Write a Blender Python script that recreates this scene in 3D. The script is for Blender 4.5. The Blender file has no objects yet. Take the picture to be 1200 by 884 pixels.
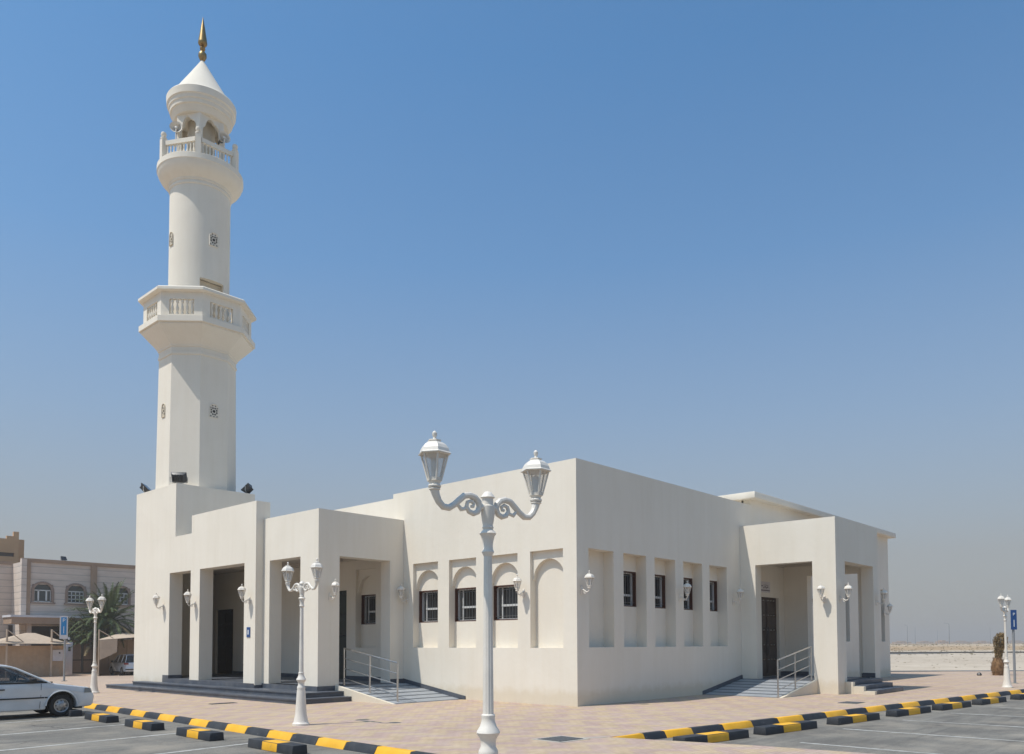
import bpy, bmesh, math, random
from mathutils import Vector, Matrix
R = math.radians
random.seed(7)
scene = bpy.context.scene
COL = scene.collection

# ------------------------------------------------------------------ materials
def new_mat(name):
    m = bpy.data.materials.new(name); m.use_nodes = True
    nt = m.node_tree
    for n in list(nt.nodes): nt.nodes.remove(n)
    out = nt.nodes.new('ShaderNodeOutputMaterial')
    b = nt.nodes.new('ShaderNodeBsdfPrincipled')
    nt.links.new(b.outputs[0], out.inputs[0])
    return m, nt, b, out

def ramp(nt, fac, stops):
    r = nt.nodes.new('ShaderNodeValToRGB')
    cr = r.color_ramp
    while len(cr.elements) < len(stops): cr.elements.new(0.5)
    for e, (p, c) in zip(cr.elements, stops):
        e.position = p; e.color = (*c, 1)
    nt.links.new(fac, r.inputs[0])
    return r.outputs[0]

def noise(nt, vec, scale, detail=4, rough=0.55):
    n = nt.nodes.new('ShaderNodeTexNoise')
    n.inputs['Scale'].default_value = scale; n.inputs['Detail'].default_value = detail
    n.inputs['Roughness'].default_value = rough
    if vec is not None: nt.links.new(vec, n.inputs['Vector'])
    return n.outputs[0]

def mixc(nt, fac, a, b, mode='MIX'):
    m = nt.nodes.new('ShaderNodeMix'); m.data_type = 'RGBA'; m.blend_type = mode
    for i, v in ((0, fac), (6, a), (7, b)):
        if isinstance(v, (int, float)): m.inputs[i].default_value = v
        elif isinstance(v, tuple): m.inputs[i].default_value = (*v, 1)
        else: nt.links.new(v, m.inputs[i])
    return m.outputs[2]

def math_(nt, op, a, b=0.0):
    m = nt.nodes.new('ShaderNodeMath'); m.operation = op
    for i, v in ((0, a), (1, b)):
        if isinstance(v, (int, float)): m.inputs[i].default_value = v
        else: nt.links.new(v, m.inputs[i])
    return m.outputs[0]

def geo_pos(nt):
    return nt.nodes.new('ShaderNodeNewGeometry').outputs['Position']

def bump(nt, b, h, strength=0.3, dist=0.02):
    n = nt.nodes.new('ShaderNodeBump'); n.inputs['Strength'].default_value = strength
    n.inputs['Distance'].default_value = dist
    nt.links.new(h, n.inputs['Height']); nt.links.new(n.outputs[0], b.inputs['Normal'])

def mapping(nt, vec, scale=(1, 1, 1), rot=(0, 0, 0)):
    m = nt.nodes.new('ShaderNodeMapping'); m.inputs['Scale'].default_value = scale
    m.inputs['Rotation'].default_value = rot
    nt.links.new(vec, m.inputs['Vector']); return m.outputs[0]

def mottled(name, base, var=0.12, scale=1.5, rough=0.8, bstr=0.15, bscale=40, metallic=0, fine=0.05, spec=0.5):
    """paint / stone: large soft variation plus fine grain"""
    m, nt, b, out = new_mat(name)
    p = geo_pos(nt)
    d = tuple(c * (1 - var) for c in base); l = tuple(min(1, c * (1 + var * 0.5)) for c in base)
    c1 = ramp(nt, noise(nt, p, scale, 5, 0.6), [(0.3, d), (0.7, l)])
    g = ramp(nt, noise(nt, p, bscale, 2), [(0.3, (1 - fine * 2,) * 3), (0.7, (1, 1, 1))])
    nt.links.new(mixc(nt, 1.0, c1, g, 'MULTIPLY'), b.inputs['Base Color'])
    b.inputs['Roughness'].default_value = rough; b.inputs['Metallic'].default_value = metallic
    b.inputs['Specular IOR Level'].default_value = spec
    if bstr: bump(nt, b, noise(nt, p, bscale, 3), bstr, 0.01)
    return m

M = {}
def wall_material():
    m, nt, b, out = new_mat('cream_render')
    p = geo_pos(nt)
    c = ramp(nt, noise(nt, p, 0.5, 6, 0.62), [(0.32, (0.74, 0.68, 0.58)), (0.68, (0.775, 0.715, 0.615))])
    streak = noise(nt, mapping(nt, p, (2.2, 2.2, 0.16)), 1.6, 6, 0.7)
    c = mixc(nt, 1.0, c, ramp(nt, streak, [(0.34, (0.972, 0.965, 0.95)), (0.56, (1, 1, 1))]), 'MULTIPLY')
    pt = nt.nodes.new('ShaderNodeTexVoronoi'); pt.inputs['Scale'].default_value = 0.42; nt.links.new(mapping(nt, p, (1, 1, 1.4)), pt.inputs['Vector'])
    c = mixc(nt, 1.0, c, ramp(nt, pt.outputs['Color'], [(0.0, (0.975, 0.97, 0.965)), (1.0, (1, 1, 1))]), 'MULTIPLY')
    # dust rising from the paving: dirt with a shape of its own
    sep = nt.nodes.new('ShaderNodeSeparateXYZ'); nt.links.new(p, sep.inputs[0])
    zz = math_(nt, 'SUBTRACT', sep.outputs[2], math_(nt, 'MULTIPLY', noise(nt, p, 2.5, 5, 0.7), 0.55))
    c = mixc(nt, 1.0, c, ramp(nt, zz, [(0.0, (0.90, 0.865, 0.80)), (0.22, (1, 1, 1))]), 'MULTIPLY')
    nt.links.new(c, b.inputs['Base Color'])
    b.inputs['Roughness'].default_value = 0.9; b.inputs['Specular IOR Level'].default_value = 0.2
    h = math_(nt, 'ADD', math_(nt, 'MULTIPLY', noise(nt, p, 60, 3), 0.3), noise(nt, p, 5, 4))
    bump(nt, b, h, 0.22, 0.02)
    return m
M['wall'] = wall_material()

def paver_material():
    m, nt, b, out = new_mat('interlocking_pavers')
    p = geo_pos(nt)
    v = mapping(nt, p, (1, 1, 1), (0, 0, 0))
    br = nt.nodes.new('ShaderNodeTexBrick')
    br.inputs['Scale'].default_value = 1.0
    br.inputs['Brick Width'].default_value = 0.22; br.inputs['Row Height'].default_value = 0.11
    br.inputs['Mortar Size'].default_value = 0.006; br.inputs['Mortar Smooth'].default_value = 0.3
    br.inputs['Color1'].default_value = (1, 1, 1, 1); br.inputs['Color2'].default_value = (0.86, 0.86, 0.86, 1)
    br.inputs['Mortar'].default_value = (0.66, 0.62, 0.58, 1)
    nt.links.new(v, br.inputs['Vector'])
    # bands of yellow and mauve stones laid in zigzag lines
    sep = nt.nodes.new('ShaderNodeSeparateXYZ'); nt.links.new(p, sep.inputs[0])
    tri = math_(nt, 'PINGPONG', sep.outputs[0], 0.55)
    w = math_(nt, 'ADD', sep.outputs[1], tri)
    band = math_(nt, 'FRACT', math_(nt, 'DIVIDE', w, 0.88))
    jit = math_(nt, 'MULTIPLY', math_(nt, 'SUBTRACT', noise(nt, mapping(nt, p, (4.6, 9.1, 1)), 1.0, 1), 0.5), 0.45)
    band = math_(nt, 'ADD', band, jit)
    c = ramp(nt, band, [(0.0, (0.505, 0.39, 0.27)), (0.34, (0.52, 0.40, 0.275)), (0.46, (0.485, 0.36, 0.28)),
                        (0.62, (0.465, 0.345, 0.30)), (0.9, (0.47, 0.35, 0.295)), (1.0, (0.50, 0.385, 0.265))])
    c = mixc(nt, 1.0, c, br.outputs[0], 'MULTIPLY')
    big = ramp(nt, noise(nt, p, 0.22, 6, 0.6), [(0.3, (0.90, 0.88, 0.87)), (0.7, (1.06, 1.05, 1.02))])
    c = mixc(nt, 1.0, c, big, 'MULTIPLY')
    dust = ramp(nt, noise(nt, p, 1.3, 7, 0.7), [(0.45, (0, 0, 0)), (0.8, (0.55, 0.55, 0.55))])
    c = mixc(nt, dust, c, (0.52, 0.435, 0.34))
    spots = ramp(nt, noise(nt, p, 4.3, 3, 0.5), [(0.70, (1, 1, 1)), (0.76, (0.72, 0.70, 0.68))])
    c = mixc(nt, 1.0, c, spots, 'MULTIPLY')
    st = ramp(nt, noise(nt, p, 0.75, 5, 0.65), [(0.60, (1, 1, 1)), (0.72, (0.86, 0.845, 0.83))])
    c = mixc(nt, 1.0, c, st, 'MULTIPLY')
    nt.links.new(c, b.inputs['Base Color'])
    b.inputs['Roughness'].default_value = 0.85; b.inputs['Specular IOR Level'].default_value = 0.25
    bump(nt, b, br.outputs[1], -0.4, 0.01)
    return m
M['pavers'] = paver_material()

def asphalt_material():
    m, nt, b, out = new_mat('worn_asphalt')
    p = geo_pos(nt)
    c = ramp(nt, noise(nt, p, 0.35, 7, 0.65), [(0.30, (0.145, 0.135, 0.118)), (0.55, (0.20, 0.186, 0.162)), (0.75, (0.29, 0.265, 0.225))])
    st = noise(nt, mapping(nt, p, (0.5, 2.4, 1), (0, 0, R(12))), 0.9, 5, 0.6)
    c = mixc(nt, 1.0, c, ramp(nt, st, [(0.35, (0.78, 0.78, 0.79)), (0.6, (1.05, 1.05, 1.04))]), 'MULTIPLY')
    g = ramp(nt, noise(nt, p, 55, 2), [(0.3, (0.72, 0.72, 0.72)), (0.7, (1.18, 1.18, 1.18))])
    c = mixc(nt, 1.0, c, g, 'MULTIPLY')
    oil = ramp(nt, noise(nt, p, 1.1, 4, 0.5), [(0.68, (1, 1, 1)), (0.8, (0.5, 0.5, 0.52))])
    c = mixc(nt, 1.0, c, oil, 'MULTIPLY')
    vo = nt.nodes.new('ShaderNodeTexVoronoi'); vo.feature = 'DISTANCE_TO_EDGE'; vo.inputs['Scale'].default_value = 0.55
    wp = nt.nodes.new('ShaderNodeMix'); wp.data_type = 'VECTOR'; wp.inputs[0].default_value = 0.35
    nz = nt.nodes.new('ShaderNodeTexNoise'); nz.inputs['Scale'].default_value = 1.3; nt.links.new(p, nz.inputs['Vector'])
    nt.links.new(p, wp.inputs[4]); nt.links.new(nz.outputs['Color'], wp.inputs[5]); nt.links.new(wp.outputs[1], vo.inputs['Vector'])
    crack = ramp(nt, vo.outputs['Distance'], [(0.0, (0.42,) * 3), (0.006, (0.6,) * 3), (0.011, (1,) * 3)])
    cm = ramp(nt, noise(nt, p, 0.25, 3), [(0.5, (0,) * 3), (0.6, (1,) * 3)])
    c = mixc(nt, cm, c, mixc(nt, 1.0, c, crack, 'MULTIPLY'))
    ty = noise(nt, mapping(nt, p, (0.12, 3.2, 1), (0, 0, R(-6))), 1.6, 3, 0.5)
    c = mixc(nt, 1.0, c, ramp(nt, ty, [(0.33, (0.82, 0.82, 0.83)), (0.45, (1, 1, 1))]), 'MULTIPLY')
    drift = ramp(nt, noise(nt, p, 0.55, 8, 0.7), [(0.48, (0, 0, 0)), (0.76, (0.68,) * 3)])
    c = mixc(nt, drift, c, (0.40, 0.345, 0.27))
    nt.links.new(c, b.inputs['Base Color']); b.inputs['Roughness'].default_value = 0.88
    b.inputs['Specular IOR Level'].default_value = 0.3
    bump(nt, b, noise(nt, p, 90, 2), 0.3, 0.01)
    return m
M['asphalt'] = asphalt_material()

def sand_material():
    m, nt, b, out = new_mat('desert_sand')
    p = geo_pos(nt)
    c = ramp(nt, noise(nt, p, 0.03, 8, 0.65), [(0.35, (0.44, 0.365, 0.285)), (0.65, (0.54, 0.46, 0.365))])
    sep = nt.nodes.new('ShaderNodeSeparateXYZ'); nt.links.new(p, sep.inputs[0])
    berm = ramp(nt, sep.outputs[2], [(0.0, (1, 1, 1)), (0.12, (0.80, 0.69, 0.55)), (0.7, (0.82, 0.70, 0.56)), (1.0, (0.96, 0.92, 0.86))])
    c = mixc(nt, 1.0, c, berm, 'MULTIPLY')
    g = ramp(nt, noise(nt, p, 0.5, 6, 0.75), [(0.3, (0.8, 0.78, 0.74)), (0.6, (1.04, 1.04, 1.04))])
    c = mixc(nt, 1.0, c, g, 'MULTIPLY')
    nt.links.new(c, b.inputs['Base Color']); b.inputs['Roughness'].default_value = 0.95
    b.inputs['Specular IOR Level'].default_value = 0.1
    bump(nt, b, noise(nt, p, 3, 6, 0.7), 0.5, 0.1)
    return m
M['sand'] = sand_material()

def painted_kerb(name, base, chip=(0.20, 0.19, 0.17), dmax=0.30):
    m, nt, b, out = new_mat(name)
    p = geo_pos(nt)
    c = ramp(nt, noise(nt, p, 2.2, 5, 0.6), [(0.3, tuple(x * 0.85 for x in base)), (0.7, tuple(min(1, x * 1.1) for x in base))])
    ch = ramp(nt, noise(nt, p, 9, 6, 0.7), [(0.63, (0, 0, 0)), (0.70, (0.8, 0.8, 0.8))])
    c = mixc(nt, ch, c, chip)
    du = ramp(nt, noise(nt, p, 1.1, 5, 0.7), [(0.45, (0, 0, 0)), (0.8, (dmax,) * 3)])
    c = mixc(nt, du, c, (0.36, 0.31, 0.25))
    nt.links.new(c, b.inputs['Base Color']); b.inputs['Roughness'].default_value = 0.65
    bump(nt, b, noise(nt, p, 50, 3), 0.25, 0.01)
    return m
M['kerb_yellow'] = painted_kerb('yellow_kerb_paint', (0.84, 0.43, 0.018), (0.28, 0.22, 0.14), 0.16)
M['kerb_black'] = painted_kerb('black_kerb_paint', (0.020, 0.024, 0.031), (0.14, 0.135, 0.125), 0.10)

def stone_steps():
    m, nt, b, out = new_mat('slate_steps')
    p = geo_pos(nt)
    c = ramp(nt, noise(nt, p, 1.2, 6, 0.6), [(0.3, (0.050, 0.060, 0.078)), (0.7, (0.085, 0.098, 0.122))])
    d = ramp(nt, noise(nt, p, 2.5, 6, 0.7), [(0.45, (0, 0, 0)), (0.85, (0.35, 0.35, 0.35))])
    c = mixc(nt, d, c, (0.30, 0.27, 0.23))
    nt.links.new(c, b.inputs['Base Color']); b.inputs['Roughness'].default_value = 0.5
    return m
M['slate'] = stone_steps()

def ramp_stone(name, axis, period):
    m, nt, b, out = new_mat(name)
    p = geo_pos(nt)
    sep = nt.nodes.new('ShaderNodeSeparateXYZ'); nt.links.new(p, sep.inputs[0])
    f = math_(nt, 'FRACT', math_(nt, 'DIVIDE', sep.outputs[axis], period))
    c = ramp(nt, f, [(0.0, (0.09, 0.10, 0.115)), (0.24, (0.10, 0.11, 0.125)), (0.28, (0.30, 0.32, 0.34)), (0.96, (0.33, 0.345, 0.36)), (1.0, (0.09, 0.10, 0.115))])
    g = ramp(nt, noise(nt, p, 3, 6, 0.7), [(0.3, (0.8, 0.8, 0.8)), (0.7, (1.05, 1.05, 1.05))])
    nt.links.new(mixc(nt, 1.0, c, g, 'MULTIPLY'), b.inputs['Base Color'])
    b.inputs['Roughness'].default_value = 0.6
    return m
M['ramp_y'] = ramp_stone('ramp_granite_cross', 1, 0.46)
M['ramp_x'] = ramp_stone('ramp_granite_long', 0, 0.46)

M['grille'] = mottled('grey_grille_paint', (0.16, 0.16, 0.155), 0.1, 4, 0.5, 0, 60)
M['lamp_white'] = mottled('white_lamp_paint', (0.76, 0.70, 0.615), 0.10, 3, 0.45, 0.1, 60, fine=0.03)
def line_paint():
    m, nt, b, out = new_mat('worn_line_paint'); p = geo_pos(nt)
    f = ramp(nt, noise(nt, p, 7, 6, 0.75), [(0.40, (0,) * 3), (0.56, (1,) * 3)])
    g = ramp(nt, noise(nt, p, 1.2, 4, 0.6), [(0.35, (0.35,) * 3), (0.65, (0.95,) * 3)])
    c = mixc(nt, math_(nt, 'MULTIPLY', math_(nt, 'ADD', math_(nt, 'MULTIPLY', f, 0.6), 0.4), g), (0.20, 0.186, 0.162), (0.60, 0.585, 0.54))
    nt.links.new(c, b.inputs['Base Color']); b.inputs['Roughness'].default_value = 0.85; return m
M['line'] = line_paint()
M['concrete'] = mottled('pale_concrete', (0.46, 0.42, 0.36), 0.2, 1.5, 0.9, 0.3, 30)
M['steel'] = mottled('brushed_steel', (0.55, 0.54, 0.52), 0.12, 5, 0.28, 0.0, 60, metallic=0.9)
M['dark_metal'] = mottled('dark_metal', (0.045, 0.047, 0.05), 0.2, 5, 0.45, 0.1, 60)
M['grey_metal'] = mottled('grey_pole_metal', (0.26, 0.27, 0.28), 0.15, 4, 0.5, 0.05, 60)
M['timber'] = mottled('red_brown_timber', (0.085, 0.030, 0.018), 0.3, 6, 0.5, 0.1, 60)
M['door'] = mottled('dark_carved_timber', (0.05, 0.030, 0.022), 0.3, 5, 0.45, 0.2, 40)
M['door_light'] = mottled('worn_door_timber', (0.10, 0.06, 0.042), 0.3, 5, 0.5, 0.2, 40)
M['door_black'] = mottled('black_door', (0.008, 0.008, 0.009), 0.2, 5, 0.45, 0.1, 40)
M['door_green'] = mottled('dark_green_door', (0.018, 0.028, 0.024), 0.2, 5, 0.5, 0.1, 40)
M['alu_white'] = mottled('white_window_frame', (0.62, 0.62, 0.60), 0.08, 4, 0.5, 0, 60)
M['beige_door_and_recess'] = mottled('beige_door_and_recess', (0.60, 0.52, 0.40), 0.1, 3, 0.7, 0.05, 60)
M['hole'] = mottled('lattice_hole_shade', (0.018, 0.015, 0.012), 0.2, 5, 0.9, 0, 60)  # near-black painted in for the shade inside the lattice holes
M['ceiling'] = mottled('darkened_ceiling', (0.60, 0.54, 0.46), 0.06, 1, 0.9, 0.05, 60)  # darkened to beige to deepen the shade inside the porches
M['sign_blue'] = mottled('sign_blue', (0.010, 0.065, 0.22), 0.1, 4, 0.35, 0, 60)
M['sign_pale_blue'] = mottled('sign_pale_blue', (0.02, 0.24, 0.55), 0.1, 4, 0.35, 0, 60)
M['sign_white'] = mottled('sign_white', (0.75, 0.77, 0.78), 0.06, 4, 0.4, 0, 60)
M['plaque_ink'] = mottled('plaque_ink', (0.04, 0.02, 0.04), 0.1, 4, 0.6, 0, 60)
M['plaque'] = mottled('plaque_white', (0.62, 0.58, 0.58), 0.08, 4, 0.6, 0, 60)
M['rubber'] = mottled('tyre_rubber', (0.018, 0.018, 0.019), 0.2, 8, 0.8, 0.1, 60)
M['hubcap'] = mottled('silver_hubcap', (0.42, 0.42, 0.42), 0.2, 8, 0.35, 0, 60, metallic=0.7)
M['trim_black'] = mottled('black_plastic', (0.02, 0.021, 0.023), 0.1, 8, 0.55, 0, 60)
M['tail_red'] = mottled('tail_light_red', (0.22, 0.01, 0.012), 0.1, 8, 0.2, 0, 60)
M['seat'] = mottled('grey_seat_cloth', (0.10, 0.11, 0.105), 0.2, 8, 0.9, 0.1, 60)
M['plate'] = mottled('number_plate', (0.65, 0.65, 0.62), 0.05, 8, 0.5, 0, 60)
M['canvas'] = mottled('beige_canvas', (0.47, 0.335, 0.22), 0.12, 0.6, 0.9, 0.3, 4)
M['canvas_pale'] = mottled('pale_canvas_roof', (0.52, 0.40, 0.29), 0.10, 0.6, 0.9, 0.3, 4)
M['tan_wall'] = mottled('tan_wall', (0.54, 0.33, 0.18), 0.12, 0.4, 0.9, 0.1, 20)
M['brown_trim'] = mottled('brown_stone_trim', (0.38, 0.26, 0.18), 0.15, 1, 0.85, 0.1, 20)
M['pink_trim'] = mottled('pink_stone_trim', (0.46, 0.36, 0.29), 0.15, 1, 0.85, 0.1, 20)
M['window_surround'] = mottled('brown_window_surround', (0.30, 0.215, 0.17), 0.15, 1, 0.85, 0.1, 20)
M['gate'] = mottled('brown_gate_metal', (0.055, 0.045, 0.035), 0.2, 2, 0.6, 0.1, 30)
M['gate_pillar'] = mottled('white_pillar_paint', (0.62, 0.61, 0.63), 0.08, 1.5, 0.8, 0.1, 30)
M['bark'] = mottled('palm_bark', (0.14, 0.10, 0.065), 0.4, 6, 0.95, 0.6, 12)
M['burlap'] = mottled('brown_wrap', (0.26, 0.15, 0.07), 0.35, 5, 0.95, 0.8, 9)
M['brass'] = mottled('gilded_brass', (0.34, 0.225, 0.09), 0.2, 6, 0.42, 0, 60, metallic=0.85)
M['grate'] = mottled('iron_grate', (0.13, 0.135, 0.14), 0.4, 14, 0.7, 0.8, 22)

def villa_stone():
    m, nt, b, out = new_mat('banded_limestone')
    p = geo_pos(nt)
    sep = nt.nodes.new('ShaderNodeSeparateXYZ'); nt.links.new(p, sep.inputs[0])
    f = math_(nt, 'FRACT', math_(nt, 'DIVIDE', sep.outputs[2], 0.62))
    c = ramp(nt, f, [(0.0, (0.42, 0.37, 0.325)), (0.06, (0.42, 0.37, 0.325)), (0.12, (0.60, 0.51, 0.44)), (0.97, (0.62, 0.53, 0.455)), (1.0, (0.40, 0.35, 0.31))])
    g = ramp(nt, noise(nt, mapping(nt, p, (0.7, 0.7, 2.5)), 1, 5, 0.6), [(0.3, (0.88, 0.87, 0.86)), (0.7, (1.05, 1.05, 1.05))])
    nt.links.new(mixc(nt, 1.0, c, g, 'MULTIPLY'), b.inputs['Base Color']); b.inputs['Roughness'].default_value = 0.9
    return m
M['villa'] = villa_stone()

def glass(name, tint, alpha, rough=0.04):
    m, nt, b, out = new_mat(name)
    b.inputs['Base Color'].default_value = (*tint, 1); b.inputs['Roughness'].default_value = rough
    b.inputs['Alpha'].default_value = alpha; b.inputs['Specular IOR Level'].default_value = 0.7
    return m
M['pane'] = glass('dark_window_glass', (0.012, 0.014, 0.017), 1.0)
M['villa_pane'] = glass('villa_window_glass', (0.03, 0.04, 0.045), 1.0)
M['lamp_glass'] = glass('frosted_lamp_glass', (0.66, 0.62, 0.56), 0.38, 0.25)
M['car_glass'] = glass('tinted_car_glass', (0.010, 0.022, 0.028), 0.62, 0.02)
M['headlight'] = glass('headlight_lens', (0.22, 0.22, 0.20), 1.0, 0.1)

def car_paint():
    m, nt, b, out = new_mat('white_car_paint')
    p = geo_pos(nt)
    c = ramp(nt, noise(nt, p, 2, 5, 0.6), [(0.3, (0.56, 0.575, 0.585)), (0.7, (0.66, 0.675, 0.68))])
    nt.links.new(c, b.inputs['Base Color']); b.inputs['Roughness'].default_value = 0.3
    b.inputs['Coat Weight'].default_value = 0.5; b.inputs['Coat Roughness'].default_value = 0.12
    return m
M['car'] = car_paint()

def leaf_material(name, a, bb):
    m, nt, b, out = new_mat(name)
    p = geo_pos(nt)
    c = ramp(nt, noise(nt, p, 2.2, 4, 0.7), [(0.3, a), (0.7, bb)])
    nt.links.new(c, b.inputs['Base Color']); b.inputs['Roughness'].default_value = 0.7
    b.inputs['Specular IOR Level'].default_value = 0.3
    return m
M['palm_leaf'] = leaf_material('palm_leaf', (0.028, 0.050, 0.014), (0.105, 0.13, 0.045))
M['dry_leaf'] = leaf_material('dry_palm_leaf', (0.16, 0.12, 0.055), (0.26, 0.20, 0.10))
M['bush_leaf'] = leaf_material('bush_leaf', (0.04, 0.06, 0.022), (0.12, 0.125, 0.05))
M['olive_leaf'] = leaf_material('olive_dry_leaf', (0.12, 0.085, 0.035), (0.27, 0.18, 0.085))
M['scrub'] = leaf_material('desert_scrub', (0.16, 0.13, 0.07), (0.30, 0.25, 0.16))

# ------------------------------------------------------------------ mesh builder
class MB:
    def __init__(s): s.v = []; s.f = []; s.m = []; s.sm = []
    def add(s, pts, faces, mi=0, smooth=False):
        o = len(s.v); s.v += [tuple(p) for p in pts]
        for f in faces: s.f.append([i + o for i in f]); s.m.append(mi); s.sm.append(smooth)
    def quad(s, a, b, c, d, mi=0): s.add([a, b, c, d], [(0, 1, 2, 3)], mi)
    def box(s, x0, x1, y0, y1, z0, z1, mi=0):
        if x0 > x1: x0, x1 = x1, x0
        if y0 > y1: y0, y1 = y1, y0
        p = [(x, y, z) for z in (z0, z1) for y in (y0, y1) for x in (x0, x1)]
        s.add(p, [(0, 2, 3, 1), (4, 5, 7, 6), (0, 1, 5, 4), (2, 6, 7, 3), (0, 4, 6, 2), (1, 3, 7, 5)], mi)
    def lathe(s, prof, n=24, c=(0, 0), mi=0, smooth=True, a0=0.0, cap=True):
        """prof: (r,z) list bottom to top"""
        pts = []; fs = []
        for r, z in prof:
            for i in range(n):
                a = a0 + 2 * math.pi * i / n
                pts.append((c[0] + r * math.cos(a), c[1] + r * math.sin(a), z))
        for j in range(len(prof) - 1):
            for i in range(n):
                k = (i + 1) % n
                fs.append((j * n + i, j * n + k, (j + 1) * n + k, (j + 1) * n + i))
        s.add(pts, fs, mi, smooth)
        if cap:
            o = len(s.v) - len(pts)
            for j, rev in ((0, True), (len(prof) - 1, False)):
                if prof[j][0] > 1e-4:
                    f = [o + j * n + i for i in range(n)]
                    if rev: f.reverse()
                    s.f.append(f); s.m.append(mi); s.sm.append(False)
    def tube(s, path, rad, n=8, mi=0, flat=1.0):
        pts = []; fs = []
        P = [Vector(p) for p in path]
        if not isinstance(rad, (list, tuple)): rad = [rad] * len(P)
        up = Vector((0, 0, 1))
        prev = None
        for i, p in enumerate(P):
            t = (P[min(i + 1, len(P) - 1)] - P[max(i - 1, 0)]).normalized()
            if prev is None:
                ref = up if abs(t.dot(up)) < 0.95 else Vector((1, 0, 0))
                a = t.cross(ref).normalized()
            else:
                a = (prev - t * prev.dot(t)).normalized()
            prev = a; b = t.cross(a)
            for k in range(n):
                th = 2 * math.pi * k / n
                q = p + a * (math.cos(th) * rad[i] * flat) + b * (math.sin(th) * rad[i])
                pts.append(q)
        for j in range(len(P) - 1):
            for k in range(n):
                l = (k + 1) % n
                fs.append((j * n + k, j * n + l, (j + 1) * n + l, (j + 1) * n + k))
        s.add(pts, fs, mi, True)
        o = len(s.v) - len(pts)
        s.f.append([o + k for k in range(n)][::-1]); s.m.append(mi); s.sm.append(False)
        s.f.append([o + (len(P) - 1) * n + k for k in range(n)]); s.m.append(mi); s.sm.append(False)
    def prism(s, poly, y0, y1, mi=0):
        """polygon in (x,z) extruded along y"""
        n = len(poly)
        s.add([(x, y0, z) for x, z in poly] + [(x, y1, z) for x, z in poly],
              [tuple(range(n)), tuple(range(2 * n - 1, n - 1, -1))] + [(i, i + n, (i + 1) % n + n, (i + 1) % n) for i in range(n)], mi)
    def prism_z(s, poly, z0, z1, mi=0):
        n = len(poly)
        s.add([(x, y, z0) for x, y in poly] + [(x, y, z1) for x, y in poly],
              [tuple(range(n))[::-1], tuple(range(n, 2 * n))] + [(i, (i + 1) % n, (i + 1) % n + n, i + n) for i in range(n)], mi)
    def panel(s, u0, u1, z0, z1, holes, thick, y=0.0, back=True, mi=0, edges=True):
        """wall in local frame: front face at local y, thickness towards +y, holes=(u0,u1,z0,z1)"""
        us = sorted({u0, u1} | {h[0] for h in holes} | {h[1] for h in holes}); us = [u for u in us if u0 - 1e-6 <= u <= u1 + 1e-6]
        zs = sorted({z0, z1} | {h[2] for h in holes} | {h[3] for h in holes}); zs = [z for z in zs if z0 - 1e-6 <= z <= z1 + 1e-6]
        def solid(i, j):
            if i < 0 or j < 0 or i >= len(us) - 1 or j >= len(zs) - 1: return None
            um = (us[i] + us[i + 1]) / 2; zm = (zs[j] + zs[j + 1]) / 2
            return not any(h[0] < um < h[1] and h[2] < zm < h[3] for h in holes)
        Y0, Y1 = y, y + thick
        for i in range(len(us) - 1):
            for j in range(len(zs) - 1):
                if not solid(i, j): continue
                a, b, c, d = us[i], us[i + 1], zs[j], zs[j + 1]
                s.quad((a, Y0, c), (b, Y0, c), (b, Y0, d), (a, Y0, d), mi)
                if back: s.quad((b, Y1, c), (a, Y1, c), (a, Y1, d), (b, Y1, d), mi)
                for (di, dj, q) in ((-1, 0, [(a, Y1, c), (a, Y0, c), (a, Y0, d), (a, Y1, d)]), (1, 0, [(b, Y0, c), (b, Y1, c), (b, Y1, d), (b, Y0, d)]),
                                    (0, -1, [(a, Y0, c), (a, Y1, c), (b, Y1, c), (b, Y0, c)]), (0, 1, [(a, Y0, d), (b, Y0, d), (b, Y1, d), (a, Y1, d)])):
                    t = solid(i + di, j + dj)
                    if t is False or (t is None and edges): s.quad(*q, mi)
    def build(s, name, mats, parent=None, loc=(0, 0, 0), rotz=0, bevel=0, merge=True, sharp=35, segs=2):
        me = bpy.data.meshes.new(name)
        me.from_pydata(s.v, [], s.f)
        if not isinstance(mats, (list, tuple)): mats = [mats]
        for m in mats: me.materials.append(m)
        me.polygons.foreach_set('material_index', s.m)
        me.polygons.foreach_set('use_smooth', s.sm)
        bm = bmesh.new(); bm.from_mesh(me)
        if merge: bmesh.ops.remove_doubles(bm, verts=bm.verts, dist=1e-4)
        bmesh.ops.recalc_face_normals(bm, faces=bm.faces)
        if bevel:
            ed = [e for e in bm.edges if len(e.link_faces) == 2 and e.calc_face_angle(0) > R(30)]
            bmesh.ops.bevel(bm, geom=ed, offset=bevel, segments=segs, profile=0.5, affect='EDGES')
            for f in bm.faces: f.smooth = True
        bm.to_mesh(me); bm.free()
        if bevel or any(s.sm): me.set_sharp_from_angle(angle=R(sharp))
        o = bpy.data.objects.new(name, me); COL.objects.link(o)
        o.location = loc; o.rotation_euler = (0, 0, rotz)
        if parent: o.parent = parent
        return o

def tag(o, label=None, cat=None, group=None, kind=None):
    if label: o['label'] = label
    if cat: o['category'] = cat
    if group: o['group'] = group
    if kind: o['kind'] = kind
    return o
def empty(name, loc=(0, 0, 0), rotz=0, **k):
    o = bpy.data.objects.new(name, None); COL.objects.link(o); o.empty_display_size = 0.2
    o.location = loc; o.rotation_euler = (0, 0, rotz); tag(o, **k); return o
def dup(o, parent=None, loc=None, rotz=None, label=None):
    c = o.copy(); COL.objects.link(c)
    if parent: c.parent = parent
    if loc is not None: c.location = loc
    if rotz is not None: c.rotation_euler = (0, 0, rotz)
    if label: c['label'] = label
    for ch in list(o.children): dup(ch, c)
    return c

W90 = -math.pi / 2      # local frame of a wall facing -x
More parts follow.
